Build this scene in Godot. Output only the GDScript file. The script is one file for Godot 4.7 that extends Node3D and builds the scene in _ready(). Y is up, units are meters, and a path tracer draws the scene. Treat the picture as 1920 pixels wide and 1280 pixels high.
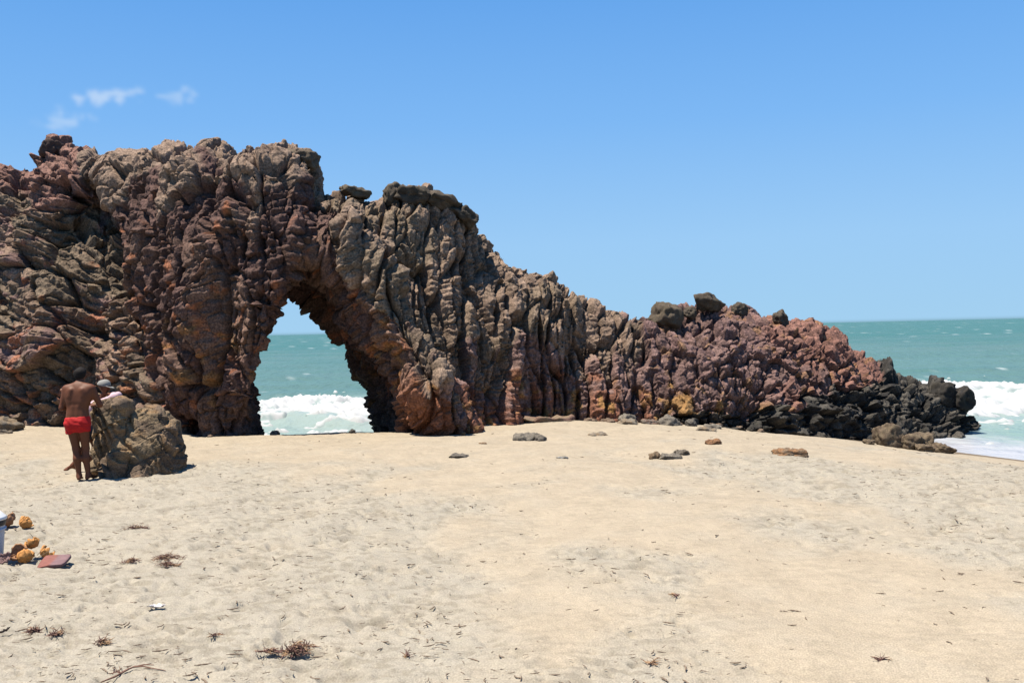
extends Node3D
# A natural rock arch on a tropical beach at noon. y up, metres, sea level y = 0, the camera stands at x = z = 0 and looks along -z.

const EYE := 3.1
const BASE := 0.83  # all base colours, set against the exposure below
var rng := RandomNumberGenerator.new()
var used := {}
var n_soft: FastNoiseLite
var n_mid: FastNoiseLite
var n_fine: FastNoiseLite
var n_cell: FastNoiseLite
var n_edge: FastNoiseLite
var n_chip: FastNoiseLite

func _ready() -> void:
	rng.seed = 4711
	make_noises()
	make_cells()
	make_camera()
	make_light()
	make_sand()
	make_sea()
	make_cliff()
	make_ridge_boulders()
	make_boulder()
	make_stones()
	make_people()
	make_litter()
	make_weed()

# ------------------------------------------------------------------ camera, sky, sun
func make_camera() -> void:
	var c := Camera3D.new()
	c.name = "camera"
	c.position = Vector3(0, EYE, 0)
	c.rotation_degrees = Vector3(-0.70, 0, -1.29)
	c.fov = 39.15
	c.near = 0.05
	c.far = 30000.0
	add_child(c)
	c.current = true

func make_light() -> void:
	var e := Environment.new()
	e.background_mode = Environment.BG_SKY
	var s := Sky.new()
	var m := PanoramaSkyMaterial.new()
	m.panorama = ImageTexture.create_from_image(sky_image())
	s.sky_material = m
	e.sky = s
	e.tonemap_mode = Environment.TONE_MAPPER_LINEAR
	e.tonemap_exposure = 2.2
	e.sdfgi_enabled = true
	e.ssao_enabled = true
	e.ssil_enabled = true
	var w := WorldEnvironment.new()
	w.name = "world_environment"
	w.environment = e
	add_child(w)
	var sun := DirectionalLight3D.new()
	sun.name = "sun"
	sun.light_color = Color(1.0, 0.965, 0.90)
	sun.light_energy = 1.6
	sun.light_angular_distance = 0.5
	sun.shadow_enabled = true
	add_child(sun)
	sun.look_at_from_position(Vector3(-0.31, 0.93, 0.05) * 50.0, Vector3.ZERO, Vector3.UP)

func sky_image() -> Image:
	# blue deepening upwards, three thin wisps of cloud above the left of the rock
	var w := 2048
	var h := 1024
	var im := Image.create(w, h, false, Image.FORMAT_RGBF)
	var stops := [-90.0, Color(0.13, 0.24, 0.25), -2.0, Color(0.16, 0.34, 0.38), -0.4, Color(0.37, 0.63, 0.87), 0.0, Color(0.37, 0.63, 0.87), 5.0, Color(0.335, 0.60, 0.915), 12.0, Color(0.21, 0.48, 0.905), 20.0, Color(0.125, 0.37, 0.83), 40.0, Color(0.075, 0.27, 0.70), 90.0, Color(0.05, 0.19, 0.55)]
	for j in h:
		var el := 90.0 - (j + 0.5) / h * 180.0
		var c := Color.BLACK
		for k in range(0, stops.size() - 2, 2):
			if el >= stops[k] and el <= stops[k + 2]:
				c = (stops[k + 1] as Color).lerp(stops[k + 3], (el - stops[k]) / (stops[k + 2] - stops[k]))
		im.fill_rect(Rect2i(0, j, w, 1), c / 2.2)
	var nz := noise(31, 1.0, FastNoiseLite.TYPE_SIMPLEX, 4)
	# azimuth, elevation, half width, half height, lean, strength
	for a in [[-22.6, 13.1, 2.15, 0.42, 0.16, 0.50], [-18.9, 13.3, 1.25, 0.42, 0.22, 0.30], [-24.7, 11.6, 1.35, 0.55, 0.1, 0.34]]:
		var x0 := int((a[0] - 4.0) / 360.0 * w)
		var y0 := int((90.0 - a[1] - 2.0) / 180.0 * h)
		for j in range(y0, y0 + 24):
			for i in range(x0, x0 + 46):
				var az := (i + 0.5) / w * 360.0
				var el := 90.0 - (j + 0.5) / h * 180.0
				var u: float = (az - a[0]) / a[2]
				var v: float = (el - a[1] - a[4] * (az - a[0]) - 0.25 * nz.get_noise_2d(az * 0.9, a[0])) / a[3]
				var d := 1.0 - sqrt(u * u + v * v) + 0.75 * nz.get_noise_2d(az * 0.8, el * 1.6)
				var s: float = smoothstep(0.0, 0.75, d) * a[5]
				if s > 0.0:
					im.set_pixel(posmod(i, w), j, im.get_pixel(posmod(i, w), j).lerp(Color(0.33, 0.38, 0.435), s))
	return im

# ------------------------------------------------------------------ helpers
func noise(s: int, f: float, t := FastNoiseLite.TYPE_SIMPLEX, oct := 1) -> FastNoiseLite:
	var n := FastNoiseLite.new()
	n.seed = s
	n.frequency = f
	n.noise_type = t
	n.fractal_type = FastNoiseLite.FRACTAL_FBM if oct > 1 else FastNoiseLite.FRACTAL_NONE
	n.fractal_octaves = oct
	return n

func make_noises() -> void:
	n_soft = noise(1, 1.0)
	n_mid = noise(2, 1.0, FastNoiseLite.TYPE_SIMPLEX, 3)
	n_fine = noise(3, 1.0, FastNoiseLite.TYPE_SIMPLEX, 4)
	n_cell = noise(4, 1.0, FastNoiseLite.TYPE_CELLULAR)
	n_cell.cellular_return_type = FastNoiseLite.RETURN_CELL_VALUE
	n_cell.cellular_distance_function = FastNoiseLite.DISTANCE_EUCLIDEAN
	n_edge = noise(4, 1.0, FastNoiseLite.TYPE_CELLULAR)
	n_edge.cellular_return_type = FastNoiseLite.RETURN_DISTANCE2_SUB
	n_edge.cellular_distance_function = FastNoiseLite.DISTANCE_EUCLIDEAN
	n_cell.cellular_jitter = 0.85
	n_edge.cellular_jitter = 0.85
	n_chip = noise(6, 1.0, FastNoiseLite.TYPE_CELLULAR)
	n_chip.cellular_return_type = FastNoiseLite.RETURN_DISTANCE
	n_chip.cellular_distance_function = FastNoiseLite.DISTANCE_MANHATTAN

func chip(p: Vector3) -> float:
	return 0.5 - (n_chip.get_noise_3dv(p) + 1.0)

func numbered(called: String) -> String:
	var k: int = used.get(called, 0)
	used[called] = k + 1
	return called if k == 0 else "%s_%03d" % [called, k]

func tag(o: Node, label: String, category: String, group := "", kind := "") -> Node:
	if label: o.set_meta("label", label)
	if category: o.set_meta("category", category)
	if group: o.set_meta("group", group)
	if kind: o.set_meta("kind", kind)
	return o

func base(called: String, at: Vector3, turn := 0.0) -> Node3D:
	var o := Node3D.new()
	o.name = numbered(called)
	add_child(o)
	o.position = at
	o.rotation.y = turn
	return o

func place(called: String, mesh: Mesh, mat: Material, parent: Node = self) -> MeshInstance3D:
	var o := MeshInstance3D.new()
	o.name = numbered(called) if parent == self else called
	o.mesh = mesh
	o.material_override = mat
	parent.add_child(o, true)
	return o

func mesh_of(v: PackedVector3Array, idx: PackedInt32Array, nrm := PackedVector3Array(), col := PackedColorArray()) -> ArrayMesh:
	var a := []
	a.resize(Mesh.ARRAY_MAX)
	a[Mesh.ARRAY_VERTEX] = v
	a[Mesh.ARRAY_NORMAL] = nrm if nrm.size() else normals_of(v, idx)
	if col.size(): a[Mesh.ARRAY_COLOR] = col
	a[Mesh.ARRAY_INDEX] = idx
	var m := ArrayMesh.new()
	m.add_surface_from_arrays(Mesh.PRIMITIVE_TRIANGLES, a)
	return m

func normals_of(v: PackedVector3Array, idx: PackedInt32Array) -> PackedVector3Array:
	var n := PackedVector3Array()
	n.resize(v.size())
	for i in range(0, idx.size(), 3):
		var a := idx[i]
		var b := idx[i + 1]
		var c := idx[i + 2]
		var f := (v[c] - v[a]).cross(v[b] - v[a])
		n[a] += f
		n[b] += f
		n[c] += f
	for i in n.size():
		n[i] = n[i].normalized()
	return n

func lin(r: float, g: float, b: float) -> Color:
	return Color(r, g, b) * BASE

func paint(r: float, g: float, b: float, rough := 0.85, spec := 0.4) -> StandardMaterial3D:
	var m := StandardMaterial3D.new()
	m.albedo_color = Color(r * BASE, g * BASE, b * BASE).linear_to_srgb()
	m.roughness = rough
	m.metallic_specular = spec
	return m

func grain_image(s: int, f: float, lo: float, hi: float, size := 512) -> ImageTexture:
	# seamless grain: two scales of noise, value from lo to hi
	var a := noise(s, f, FastNoiseLite.TYPE_SIMPLEX, 5)
	var im: Image = a.get_seamless_image(size, size)
	im.convert(Image.FORMAT_RGB8)
	for j in size:
		for i in size:
			var g: float = lerp(lo, hi, im.get_pixel(i, j).r)
			im.set_pixel(i, j, Color(g, g, g))
	return ImageTexture.create_from_image(im)

func bump_image(s: int, f: float, strength: float, size := 512) -> ImageTexture:
	var a := noise(s, f, FastNoiseLite.TYPE_SIMPLEX, 5)
	var im: Image = a.get_seamless_image(size, size)
	im.convert(Image.FORMAT_RGBA8)
	im.bump_map_to_normal_map(strength)
	return ImageTexture.create_from_image(im)

func pitted_bump(s: int, strength: float, size := 512) -> ImageTexture:
	# grain crossed by hairline cracks and pits
	var a: Image = noise(s, 0.03, FastNoiseLite.TYPE_SIMPLEX, 5).get_seamless_image(size, size)
	var c := noise(s + 1, 0.035, FastNoiseLite.TYPE_CELLULAR)
	c.cellular_return_type = FastNoiseLite.RETURN_DISTANCE2_SUB
	c.domain_warp_enabled = true
	c.domain_warp_amplitude = 18.0
	c.domain_warp_frequency = 0.02
	var b: Image = c.get_seamless_image(size, size)
	var im := Image.create(size, size, false, Image.FORMAT_RGBA8)
	for j in size:
		for i in size:
			var g := 0.55 * a.get_pixel(i, j).r + 0.45 * smoothstep(0.0, 0.16, b.get_pixel(i, j).r)
			im.set_pixel(i, j, Color(g, g, g))
	im.bump_map_to_normal_map(strength)
	return ImageTexture.create_from_image(im)

func rock_material(scale := 0.9, rough := 0.92) -> StandardMaterial3D:
	var m := StandardMaterial3D.new()
	m.vertex_color_use_as_albedo = true
	m.albedo_texture = grain_image(71, 0.035, 0.45, 1.0)
	m.normal_enabled = true
	m.normal_texture = pitted_bump(72, 7.0)
	m.normal_scale = 0.9
	m.uv1_triplanar = true
	m.uv1_world_triplanar = true
	m.uv1_scale = Vector3.ONE * scale
	m.roughness = rough
	m.metallic_specular = 0.3
	return m

func smin(a: float, b: float, k: float) -> float:
	var h := maxf(k - absf(a - b), 0.0) / k
	return minf(a, b) - h * h * k * 0.25

func smax(a: float, b: float, k: float) -> float:
	return -smin(-a, -b, k)

func capsule(p: Vector3, a: Vector3, b: Vector3, ra: float, rb: float) -> float:
	var ab := b - a
	var t := clampf((p - a).dot(ab) / ab.length_squared(), 0.0, 1.0)
	return p.distance_to(a + ab * t) - lerpf(ra, rb, t)

# surface nets over a box; blocks of the grid that the surface cannot cross are skipped
func nets(f: Callable, lo: Vector3, hi: Vector3, cell: float, slack := 1.3, blk := 8) -> Array:
	var nx := int(ceil((hi.x - lo.x) / cell / blk)) * blk + 1
	var ny := int(ceil((hi.y - lo.y) / cell / blk)) * blk + 1
	var nz := int(ceil((hi.z - lo.z) / cell / blk)) * blk + 1
	var val := PackedFloat32Array()
	val.resize(nx * ny * nz)
	val.fill(1.0)
	var seen := PackedByteArray()
	seen.resize(nx * ny * nz)
	var sy := nx
	var sz := nx * ny
	var rad := cell * blk * 0.866 * slack
	var live: Array[Vector3i] = []
	for bz in range(0, nz - 1, blk):
		for by in range(0, ny - 1, blk):
			for bx in range(0, nx - 1, blk):
				var d: float = f.call(lo + Vector3(bx + blk * 0.5, by + blk * 0.5, bz + blk * 0.5) * cell)
				if absf(d) > rad:
					continue
				live.append(Vector3i(bx, by, bz))
				for k in range(bz, bz + blk + 1):
					for j in range(by, by + blk + 1):
						var at := j * sy + k * sz
						for i in range(bx, bx + blk + 1):
							if seen[at + i] == 0:
								seen[at + i] = 1
								val[at + i] = f.call(lo + Vector3(i, j, k) * cell)
	var cube := PackedInt32Array([0, 1, sy, sy + 1, sz, sz + 1, sz + sy, sz + sy + 1])
	var edges := PackedInt32Array([0, 1, 2, 3, 4, 5, 6, 7, 0, 2, 1, 3, 4, 6, 5, 7, 0, 4, 1, 5, 2, 6, 3, 7])
	var off: Array[Vector3] = []
	for c in 8: off.append(Vector3(c & 1, (c >> 1) & 1, c >> 2))
	var vert := PackedInt32Array()
	vert.resize(nx * ny * nz)
	vert.fill(-1)
	var v := PackedVector3Array()
	var idx := PackedInt32Array()
	for b in live:
		for k in range(b.z, b.z + blk):
			for j in range(b.y, b.y + blk):
				for i in range(b.x, b.x + blk):
					var at := i + j * sy + k * sz
					var inside := 0
					for c in 8:
						if val[at + cube[c]] < 0.0: inside += 1
					if inside == 0 or inside == 8:
						continue
					var s := Vector3.ZERO
					var n := 0
					for e in range(0, 24, 2):
						var p := val[at + cube[edges[e]]]
						var q := val[at + cube[edges[e + 1]]]
						if (p < 0.0) != (q < 0.0):
							s += off[edges[e]].lerp(off[edges[e + 1]], p / (p - q))
							n += 1
					vert[at] = v.size()
					v.append(lo + (Vector3(i, j, k) + s / n) * cell)
	for b in live:
		for k in range(b.z, b.z + blk):
			for j in range(b.y, b.y + blk):
				for i in range(b.x, b.x + blk):
					var at := i + j * sy + k * sz
					if vert[at] < 0:
						continue
					var inn := val[at] < 0.0
					if j > 0 and k > 0 and inn != (val[at + 1] < 0.0):
						quad(idx, vert, at, at - sy, at - sy - sz, at - sz, inn)
					if i > 0 and k > 0 and inn != (val[at + sy] < 0.0):
						quad(idx, vert, at, at - sz, at - sz - 1, at - 1, inn)
					if i > 0 and j > 0 and inn != (val[at + sz] < 0.0):
						quad(idx, vert, at, at - 1, at - 1 - sy, at - sy, inn)
	return [v, idx]

func quad(idx: PackedInt32Array, vert: PackedInt32Array, a: int, b: int, c: int, d: int, inn: bool) -> void:
	var p := vert[a]
	var q := vert[b]
	var r := vert[c]
	var s := vert[d]
	if p < 0 or q < 0 or r < 0 or s < 0:
		return
	if inn:
		idx.append_array(PackedInt32Array([p, r, q, p, s, r]))
	else:
		idx.append_array(PackedInt32Array([p, q, r, p, r, s]))

func relax(v: PackedVector3Array, idx: PackedInt32Array, times: int) -> PackedVector3Array:
	for t in times:
		var s := PackedVector3Array()
		s.resize(v.size())
		var n := PackedInt32Array()
		n.resize(v.size())
		for i in range(0, idx.size(), 3):
			var a := idx[i]
			var b := idx[i + 1]
			var c := idx[i + 2]
			s[a] += v[b] + v[c]
			s[b] += v[a] + v[c]
			s[c] += v[a] + v[b]
			n[a] += 2
			n[b] += 2
			n[c] += 2
		for i in v.size():
			if n[i] > 0: v[i] = v[i].lerp(s[i] / n[i], 0.6)
	return v

func split4(v: PackedVector3Array, nrm: PackedVector3Array, idx: PackedInt32Array, far_side := -2.0) -> Array:
	# every triangle that does not face away (normal.z above far_side) becomes four
	var mid := {}
	var out := PackedInt32Array()
	var m := [0, 0, 0]
	for i in range(0, idx.size(), 3):
		if nrm[idx[i]].z < far_side and nrm[idx[i + 1]].z < far_side and nrm[idx[i + 2]].z < far_side:
			out.append_array(PackedInt32Array([idx[i], idx[i + 1], idx[i + 2]]))
			continue
		for k in 3:
			var a := idx[i + k]
			var b := idx[i + (k + 1) % 3]
			var key := mini(a, b) * 4000000 + maxi(a, b)
			var g: int = mid.get(key, -1)
			if g < 0:
				g = v.size()
				mid[key] = g
				v.append((v[a] + v[b]) * 0.5)
				nrm.append((nrm[a] + nrm[b]).normalized())
			m[k] = g
		out.append_array(PackedInt32Array([idx[i], m[0], m[2], m[0], idx[i + 1], m[1], m[2], m[1], idx[i + 2], m[0], m[1], m[2]]))
	return [v, nrm, out]

# ------------------------------------------------------------------ sand
func beach(x: float, z: float) -> float:
	var t := (x - 8.4) * 0.905 - (z + 26.6) * 0.43
	var s := smin(0.95, -0.14 * t if t < 0.0 else -0.07 * t, 0.35)
	# the berm drops to the sea right behind the archway
	var gate := smoothstep(-8.2, -6.8, x) * smoothstep(-1.2, -2.6, x)
	s = smin(s, 0.95 + (z + lerpf(23.4, 21.1, gate)) * lerpf(0.17, 0.40, gate), 0.25)
	s += 0.22 * smoothstep(-8.5, -13.0, x)
	return maxf(s, -1.5)

func ground(x: float, z: float) -> float:
	var s := beach(x, z)
	return s + 0.035 * n_soft.get_noise_2d(x * 0.33, z * 0.33) * smoothstep(0.0, 0.5, s)

func smooth_zone(x: float, z: float) -> float:
	# 1 on the even golden sand, 0 on the trampled greyish sand
	var n := n_mid.get_noise_2d(x * 0.35 + 9.0, z * 0.22)
	var band := (x + 0.2) - (-z - 16.0) * -0.33
	var a := smoothstep(3.2, 0.6, absf(band) + n * 2.2)
	var far := smoothstep(14.5, 17.5, -z + n * 3.0)
	return clampf(maxf(a, far), 0.0, 1.0)

func make_sand() -> void:
	var v := PackedVector3Array()
	var col := PackedColorArray()
	var idx := PackedInt32Array()
	var rows := 820
	var cols := 700
	var foot := noise(12, 1.0, FastNoiseLite.TYPE_CELLULAR)
	foot.cellular_return_type = FastNoiseLite.RETURN_DISTANCE
	foot.cellular_jitter = 1.0
	var gold := lin(0.410, 0.345, 0.260)
	var grey := lin(0.365, 0.328, 0.268)
	var fleck := lin(0.215, 0.185, 0.140)
	var wet := lin(0.17, 0.13, 0.09)
	v.resize(rows * cols)
	col.resize(rows * cols)
	for j in rows:
		var d := 3.4 * pow(22.0, j / (rows - 1.0))
		var half := 2.8 + d * 0.66
		for i in cols:
			var x := lerpf(-half, half, i / (cols - 1.0))
			var z := -d
			var s := beach(x, z)
			var dry := smoothstep(0.02, 0.3, s)
			var y := ground(x, z)
			var sm := smooth_zone(x, z)
			var rough := (1.0 - 0.80 * sm) * dry
			var wx := x + 0.12 * n_soft.get_noise_2d(x * 2.0, z * 2.0)
			var c := foot.get_noise_2d(wx * 2.6, z * 3.4) + 1.0
			var c2 := foot.get_noise_2d(wx * 5.0 + 40.0, z * 7.5) + 1.0
			var pick := smoothstep(-0.05, 0.4, n_soft.get_noise_2d(x * 0.9 + 7.0, z * 0.9))
			var pit := smoothstep(0.36, 0.16, c2) * smoothstep(-0.1, 0.3, n_soft.get_noise_2d(x * 1.7, z * 1.7 + 20.0))
			y -= rough * (0.045 * smoothstep(0.40, 0.15, c) * pick + 0.030 * pit)
			var crust := n_chip.get_noise_2d(wx * 6.0, z * 9.0) + 1.0
			y += rough * (0.018 * n_mid.get_noise_2d(x * 1.6, z * 2.2) + 0.014 * n_fine.get_noise_2d(x * 5.0, z * 8.0) - 0.015 * crust)
			y += dry * 0.005 * n_mid.get_noise_2d(x * 15.0, z * 20.0)
			v[j * cols + i] = Vector3(x, y, z)
			var g := clampf(sm + 0.35 * n_mid.get_noise_2d(x * 0.8, z * 0.8 + 5.0), 0.0, 1.0)
			var cc := grey.lerp(gold, g) * (1.0 + 0.09 * n_fine.get_noise_2d(x * 1.3, z * 1.3) + 0.08 * n_mid.get_noise_2d(x * 14.0, z * 14.0))
			# darker flecks at the noise peaks, stronger on the rough sand
			var spot := n_fine.get_noise_2d(x * 3.6, z * 6.5 + 70.0) + 0.25 * n_soft.get_noise_2d(x * 0.8, z * 0.8)
			cc = cc.lerp(fleck, (0.12 + 0.36 * rough) * smoothstep(0.16, 0.42, spot))
			var damp := smoothstep(0.32, 0.10, s + 0.06 * n_mid.get_noise_2d(x * 0.5, z * 0.5))
			col[j * cols + i] = cc.lerp(wet, damp)
	for j in rows - 1:
		for i in cols - 1:
			var a := j * cols + i
			idx.append_array(PackedInt32Array([a, a + cols, a + 1, a + 1, a + cols, a + cols + 1]))
	var m := StandardMaterial3D.new()
	m.vertex_color_use_as_albedo = true
	m.albedo_texture = grain_image(21, 0.05, 0.80, 1.0)
	m.normal_enabled = true
	m.normal_texture = bump_image(22, 0.06, 6.0)
	m.normal_scale = 0.6
	m.uv1_triplanar = true
	m.uv1_world_triplanar = true
	m.uv1_scale = Vector3.ONE * 1.7
	m.roughness = 0.95
	m.metallic_specular = 0.2
	var o := place("beach_sand", mesh_of(v, idx, PackedVector3Array(), col), m)
	tag(o, "pale golden and greyish trampled beach sand", "sand", "", "structure")

# ------------------------------------------------------------------ sea
func swell(x: float, z: float) -> float:
	var d := -z
	var fade := smoothstep(24.0, 34.0, d)
	var ph := d + 2.5 * n_soft.get_noise_2d(x * 0.05, d * 0.03)
	var y := 0.16 * sin(ph * 0.55) + 0.10 * n_mid.get_noise_2d(x * 0.16, d * 0.5) + 0.05 * n_mid.get_noise_2d(x * 0.7, d * 1.6)
	y = y * fade * smoothstep(900.0, 60.0, d)
	# the breaking wave: a bore with a steep shoreward front
	var line := d - bore(x)
	y += 0.30 * smoothstep(-1.6, 0.2, line) * smoothstep(7.0, 0.3, line) * (0.75 + 0.5 * n_soft.get_noise_2d(x * 0.25, 3.0))
	y += 0.25 * smoothstep(-0.8, 0.0, line + 6.5) * smoothstep(3.0, 0.2, line + 6.5) * fade
	return y

func bore(x: float) -> float:
	return 38.5 + 1.6 * n_soft.get_noise_2d(x * 0.12, 0.0) - 0.12 * maxf(x, 0.0)

func foam(x: float, z: float) -> float:
	var d := -z
	var line := d - bore(x)
	var n := n_fine.get_noise_2d(x * 0.6, d * 0.9)
	var f := smoothstep(-12.5, -2.0, line) * smoothstep(7.5, 2.5, line)
	var shore := smoothstep(-0.1, 0.1, beach(x, z)) * 0.2
	return f * 1.15 + n * 0.9 + 0.35 * n_mid.get_noise_2d(x * 0.25, d * 1.3) - 0.38 + shore

func make_sea() -> void:
	var v := PackedVector3Array()
	var col := PackedColorArray()
	var idx := PackedInt32Array()
	var rows := 460
	var cols := 340
	v.resize(rows * cols)
	col.resize(rows * cols)
	var near := lin(0.085, 0.152, 0.143)
	var deep := lin(0.050, 0.128, 0.116)
	var milk := lin(0.20, 0.29, 0.27)
	for j in rows:
		var t := j / (rows - 1.0)
		var d := 4.0 + 16.0 * t + 1.2 * (exp(t * 8.95) - 1.0)
		var half := 14.0 + d * 0.9
		for i in cols:
			var x := lerpf(-half, half, i / (cols - 1.0))
			var z := -d
			v[j * cols + i] = Vector3(x, swell(x, z), z)
			var band := n_mid.get_noise_2d(x * 0.012, d * 0.05)
			var c := near.lerp(deep, clampf(smoothstep(45.0, 260.0, d) + 0.5 * band, 0.0, 1.0))
			c = c.lerp(milk, smoothstep(48.0, 40.0, d + 4.0 * band) * 0.65)
			var cap := n_fine.get_noise_2d(x * 0.5, d * 1.1)
			cap = lerpf(cap, n_fine.get_noise_2d(x * 0.16, d * 0.3 + 50.0), smoothstep(70.0, 180.0, d))
			c = c.lerp(lin(0.38, 0.42, 0.41), smoothstep(0.60, 0.74, cap) * smoothstep(40.0, 60.0, d) * 0.8)
			var fz := d - bore(x)
			c = c.lerp(lin(0.27, 0.315, 0.31), 0.85 * smoothstep(-12.0, -4.0, fz) * smoothstep(7.0, 3.0, fz + 2.0 * band))
			var film := smoothstep(-0.30, -0.08, beach(x, z) + 0.06 * n_mid.get_noise_2d(x * 1.2, z * 1.2))
			c = c.lerp(lin(0.33, 0.34, 0.37), film)  # pale swash foam and sky reflection, both put into the vertex colour
			col[j * cols + i] = c
	for j in rows - 1:
		for i in cols - 1:
			var a := j * cols + i
			idx.append_array(PackedInt32Array([a, a + cols, a + 1, a + 1, a + cols, a + cols + 1]))
	var m := StandardMaterial3D.new()
	m.vertex_color_use_as_albedo = true
	m.roughness = 0.35
	m.metallic_specular = 0.16
	m.normal_enabled = true
	m.normal_texture = bump_image(41, 0.012, 9.0)
	m.normal_scale = 1.0
	m.uv1_triplanar = true
	m.uv1_world_triplanar = true
	m.uv1_scale = Vector3.ONE * 0.12
	tag(place("sea", mesh_of(v, idx, PackedVector3Array(), col), m), "turquoise green sea with small whitecaps", "sea", "", "structure")
	# surf: a lumpy white sheet with ragged holes over the bore and the run-up
	v = PackedVector3Array()
	idx = PackedInt32Array()
	var where := {}
	var nx := 560
	var nz := 230
	var ok := PackedByteArray()
	ok.resize(nx * nz)
	for k in nz:
		for i in nx:
			var x := -18.0 + i * 0.10
			var z := -23.0 - k * 0.115
			var f := foam(x, z)
			if f > 0.0 and beach(x, z) < 0.06:
				ok[k * nx + i] = 1
	var cells := PackedByteArray()
	cells.resize(nx * nz)
	for k in nz - 1:
		for i in nx - 1:
			if ok[k * nx + i] + ok[k * nx + i + 1] + ok[(k + 1) * nx + i] + ok[(k + 1) * nx + i + 1] == 4: cells[k * nx + i] = 1
	col = PackedColorArray()
	for k in range(1, nz - 1):
		for i in range(1, nx - 1):
			if cells[k * nx + i] == 0:
				continue
			var g := PackedInt32Array()
			for q in [[0, 0], [1, 0], [0, 1], [1, 1]]:
				var ii: int = i + q[0]
				var kk: int = k + q[1]
				var key := kk * nx + ii
				if not where.has(key):
					var x := -18.0 + ii * 0.10
					var z := -23.0 - kk * 0.115
					var f := clampf(foam(x, z), 0.0, 1.0)
					var lump := n_fine.get_noise_2d(x * 2.6, z * 3.2) * 0.11 + absf(n_mid.get_noise_2d(x * 0.9, z * 1.6)) * 0.13
					var rim := cells[key] + cells[key - 1] + cells[key - nx] + cells[key - nx - 1] < 4
					where[key] = v.size()
					v.append(Vector3(x, maxf(swell(x, z), beach(x, z) + 0.01) + (-0.10 if rim else -0.03 + f * (0.10 + maxf(lump, -0.02))), z))
					# thin froth is greyer; the grey also paints in shading between the lumps
					var thick := smoothstep(0.05, 0.55, f + 0.5 * n_fine.get_noise_2d(x * 1.4, z * 2.6 + 30.0))
					col.append(lin(0.20, 0.255, 0.255).lerp(lin(0.40, 0.41, 0.42), thick))
				g.append(where[key])
			idx.append_array(PackedInt32Array([g[0], g[2], g[1], g[1], g[2], g[3]]))
	var w := StandardMaterial3D.new()
	w.vertex_color_use_as_albedo = true
	w.roughness = 0.9
	w.metallic_specular = 0.3
	tag(place("surf_foam", mesh_of(v, idx, PackedVector3Array(), col), w), "white churning foam of breaking surf behind the rock", "foam", "", "stuff")

# ------------------------------------------------------------------ the cliff with its arch
# front face: for six heights between foot and ridge, x and distance from the eye's plane
const FACE := [
	[-15.74, 23.2, -12.39, 23.2, -10.86, 22.7, -9.68, 22.3, -8.66, 21.9, -7.47, 21.6, -6.26, 21.2, -5, 20.8, -4.06, 20.2, -2.92, 20.1, -1.85, 20.6, -0.74, 21.6, 0.49, 22.7, 1.74, 22.6, 3.04, 22.9, 4.35, 23.1, 5.7, 23.4, 7.12, 23.8, 8.62, 24.3, 10.18, 24.8, 11.56, 25.4, 12.84, 26.6, 15.38, 28],
	[-15.61, 23, -12.28, 23, -10.82, 22.6, -9.72, 22.4, -8.7, 22, -7.4, 21.4, -6.17, 20.9, -4.95, 20.5, -4.08, 20.3, -2.95, 20.3, -1.86, 20.8, -0.74, 21.7, 0.49, 22.7, 1.74, 22.6, 3.01, 22.7, 4.25, 22.6, 5.56, 22.8, 7, 23.4, 8.55, 24.1, 10.18, 24.8, 11.56, 25.4, 12.84, 26.6, 15.38, 28],
	[-15.88, 23.4, -12.55, 23.5, -11.06, 23.1, -10.12, 23.3, -8.89, 22.5, -7.44, 21.2, -6.14, 20.5, -4.93, 20.2, -4.12, 20.5, -3.01, 20.7, -1.91, 21.3, -0.75, 22, 0.49, 22.8, 1.76, 22.8, 3.04, 22.9, 4.31, 22.9, 5.66, 23.2, 7.12, 23.8, 8.7, 24.5, 10.39, 25.3, 11.74, 25.8, 12.94, 26.8, 15.38, 28],
	[-16.42, 24.2, -12.98, 24.3, -11.49, 24, -10.42, 24, -9.05, 22.7, -7.58, 21.3, -6.29, 20.5, -5.03, 20.2, -4.2, 20.9, -3.08, 21.2, -1.97, 22, -0.77, 22.5, 0.49, 23, 1.79, 23.2, 3.1, 23.4, 4.44, 23.6, 5.85, 24, 7.33, 24.5, 8.91, 25.1, 10.59, 25.8, 11.97, 26.3, 13.03, 27, 15.38, 28],
	[-17.1, 25.2, -13.46, 25.2, -11.87, 24.8, -10.59, 24.4, -9.25, 23.4, -7.89, 21.9, -6.53, 21.1, -5.25, 20.8, -4.34, 21.6, -3.19, 22, -2.03, 22.6, -0.78, 23, 0.5, 23.5, 1.83, 23.7, 3.17, 23.9, 4.59, 24.4, 6.05, 24.8, 7.57, 25.3, 9.16, 25.8, 10.84, 26.4, 12.15, 26.7, 13.08, 27.1, 15.38, 28],
	[-17.78, 26.2, -13.89, 26.0, -12.20, 25.5, -10.85, 25.0, -9.64, 24.4, -8.31, 23.7, -6.92, 23.0, -5.52, 22.5, -4.50, 22.4, -3.31, 22.8, -2.08, 23.2, -0.80, 23.6, 0.52, 24.0, 1.86, 24.2, 3.25, 24.5, 4.74, 25.2, 6.26, 25.7, 7.81, 26.1, 9.41, 26.5, 11.04, 26.9, 12.28, 27.0, 13.13, 27.2, 15.38, 28]]
const STEPS := [0.0, 0.15, 0.45, 0.75, 0.92, 1.0]
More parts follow.
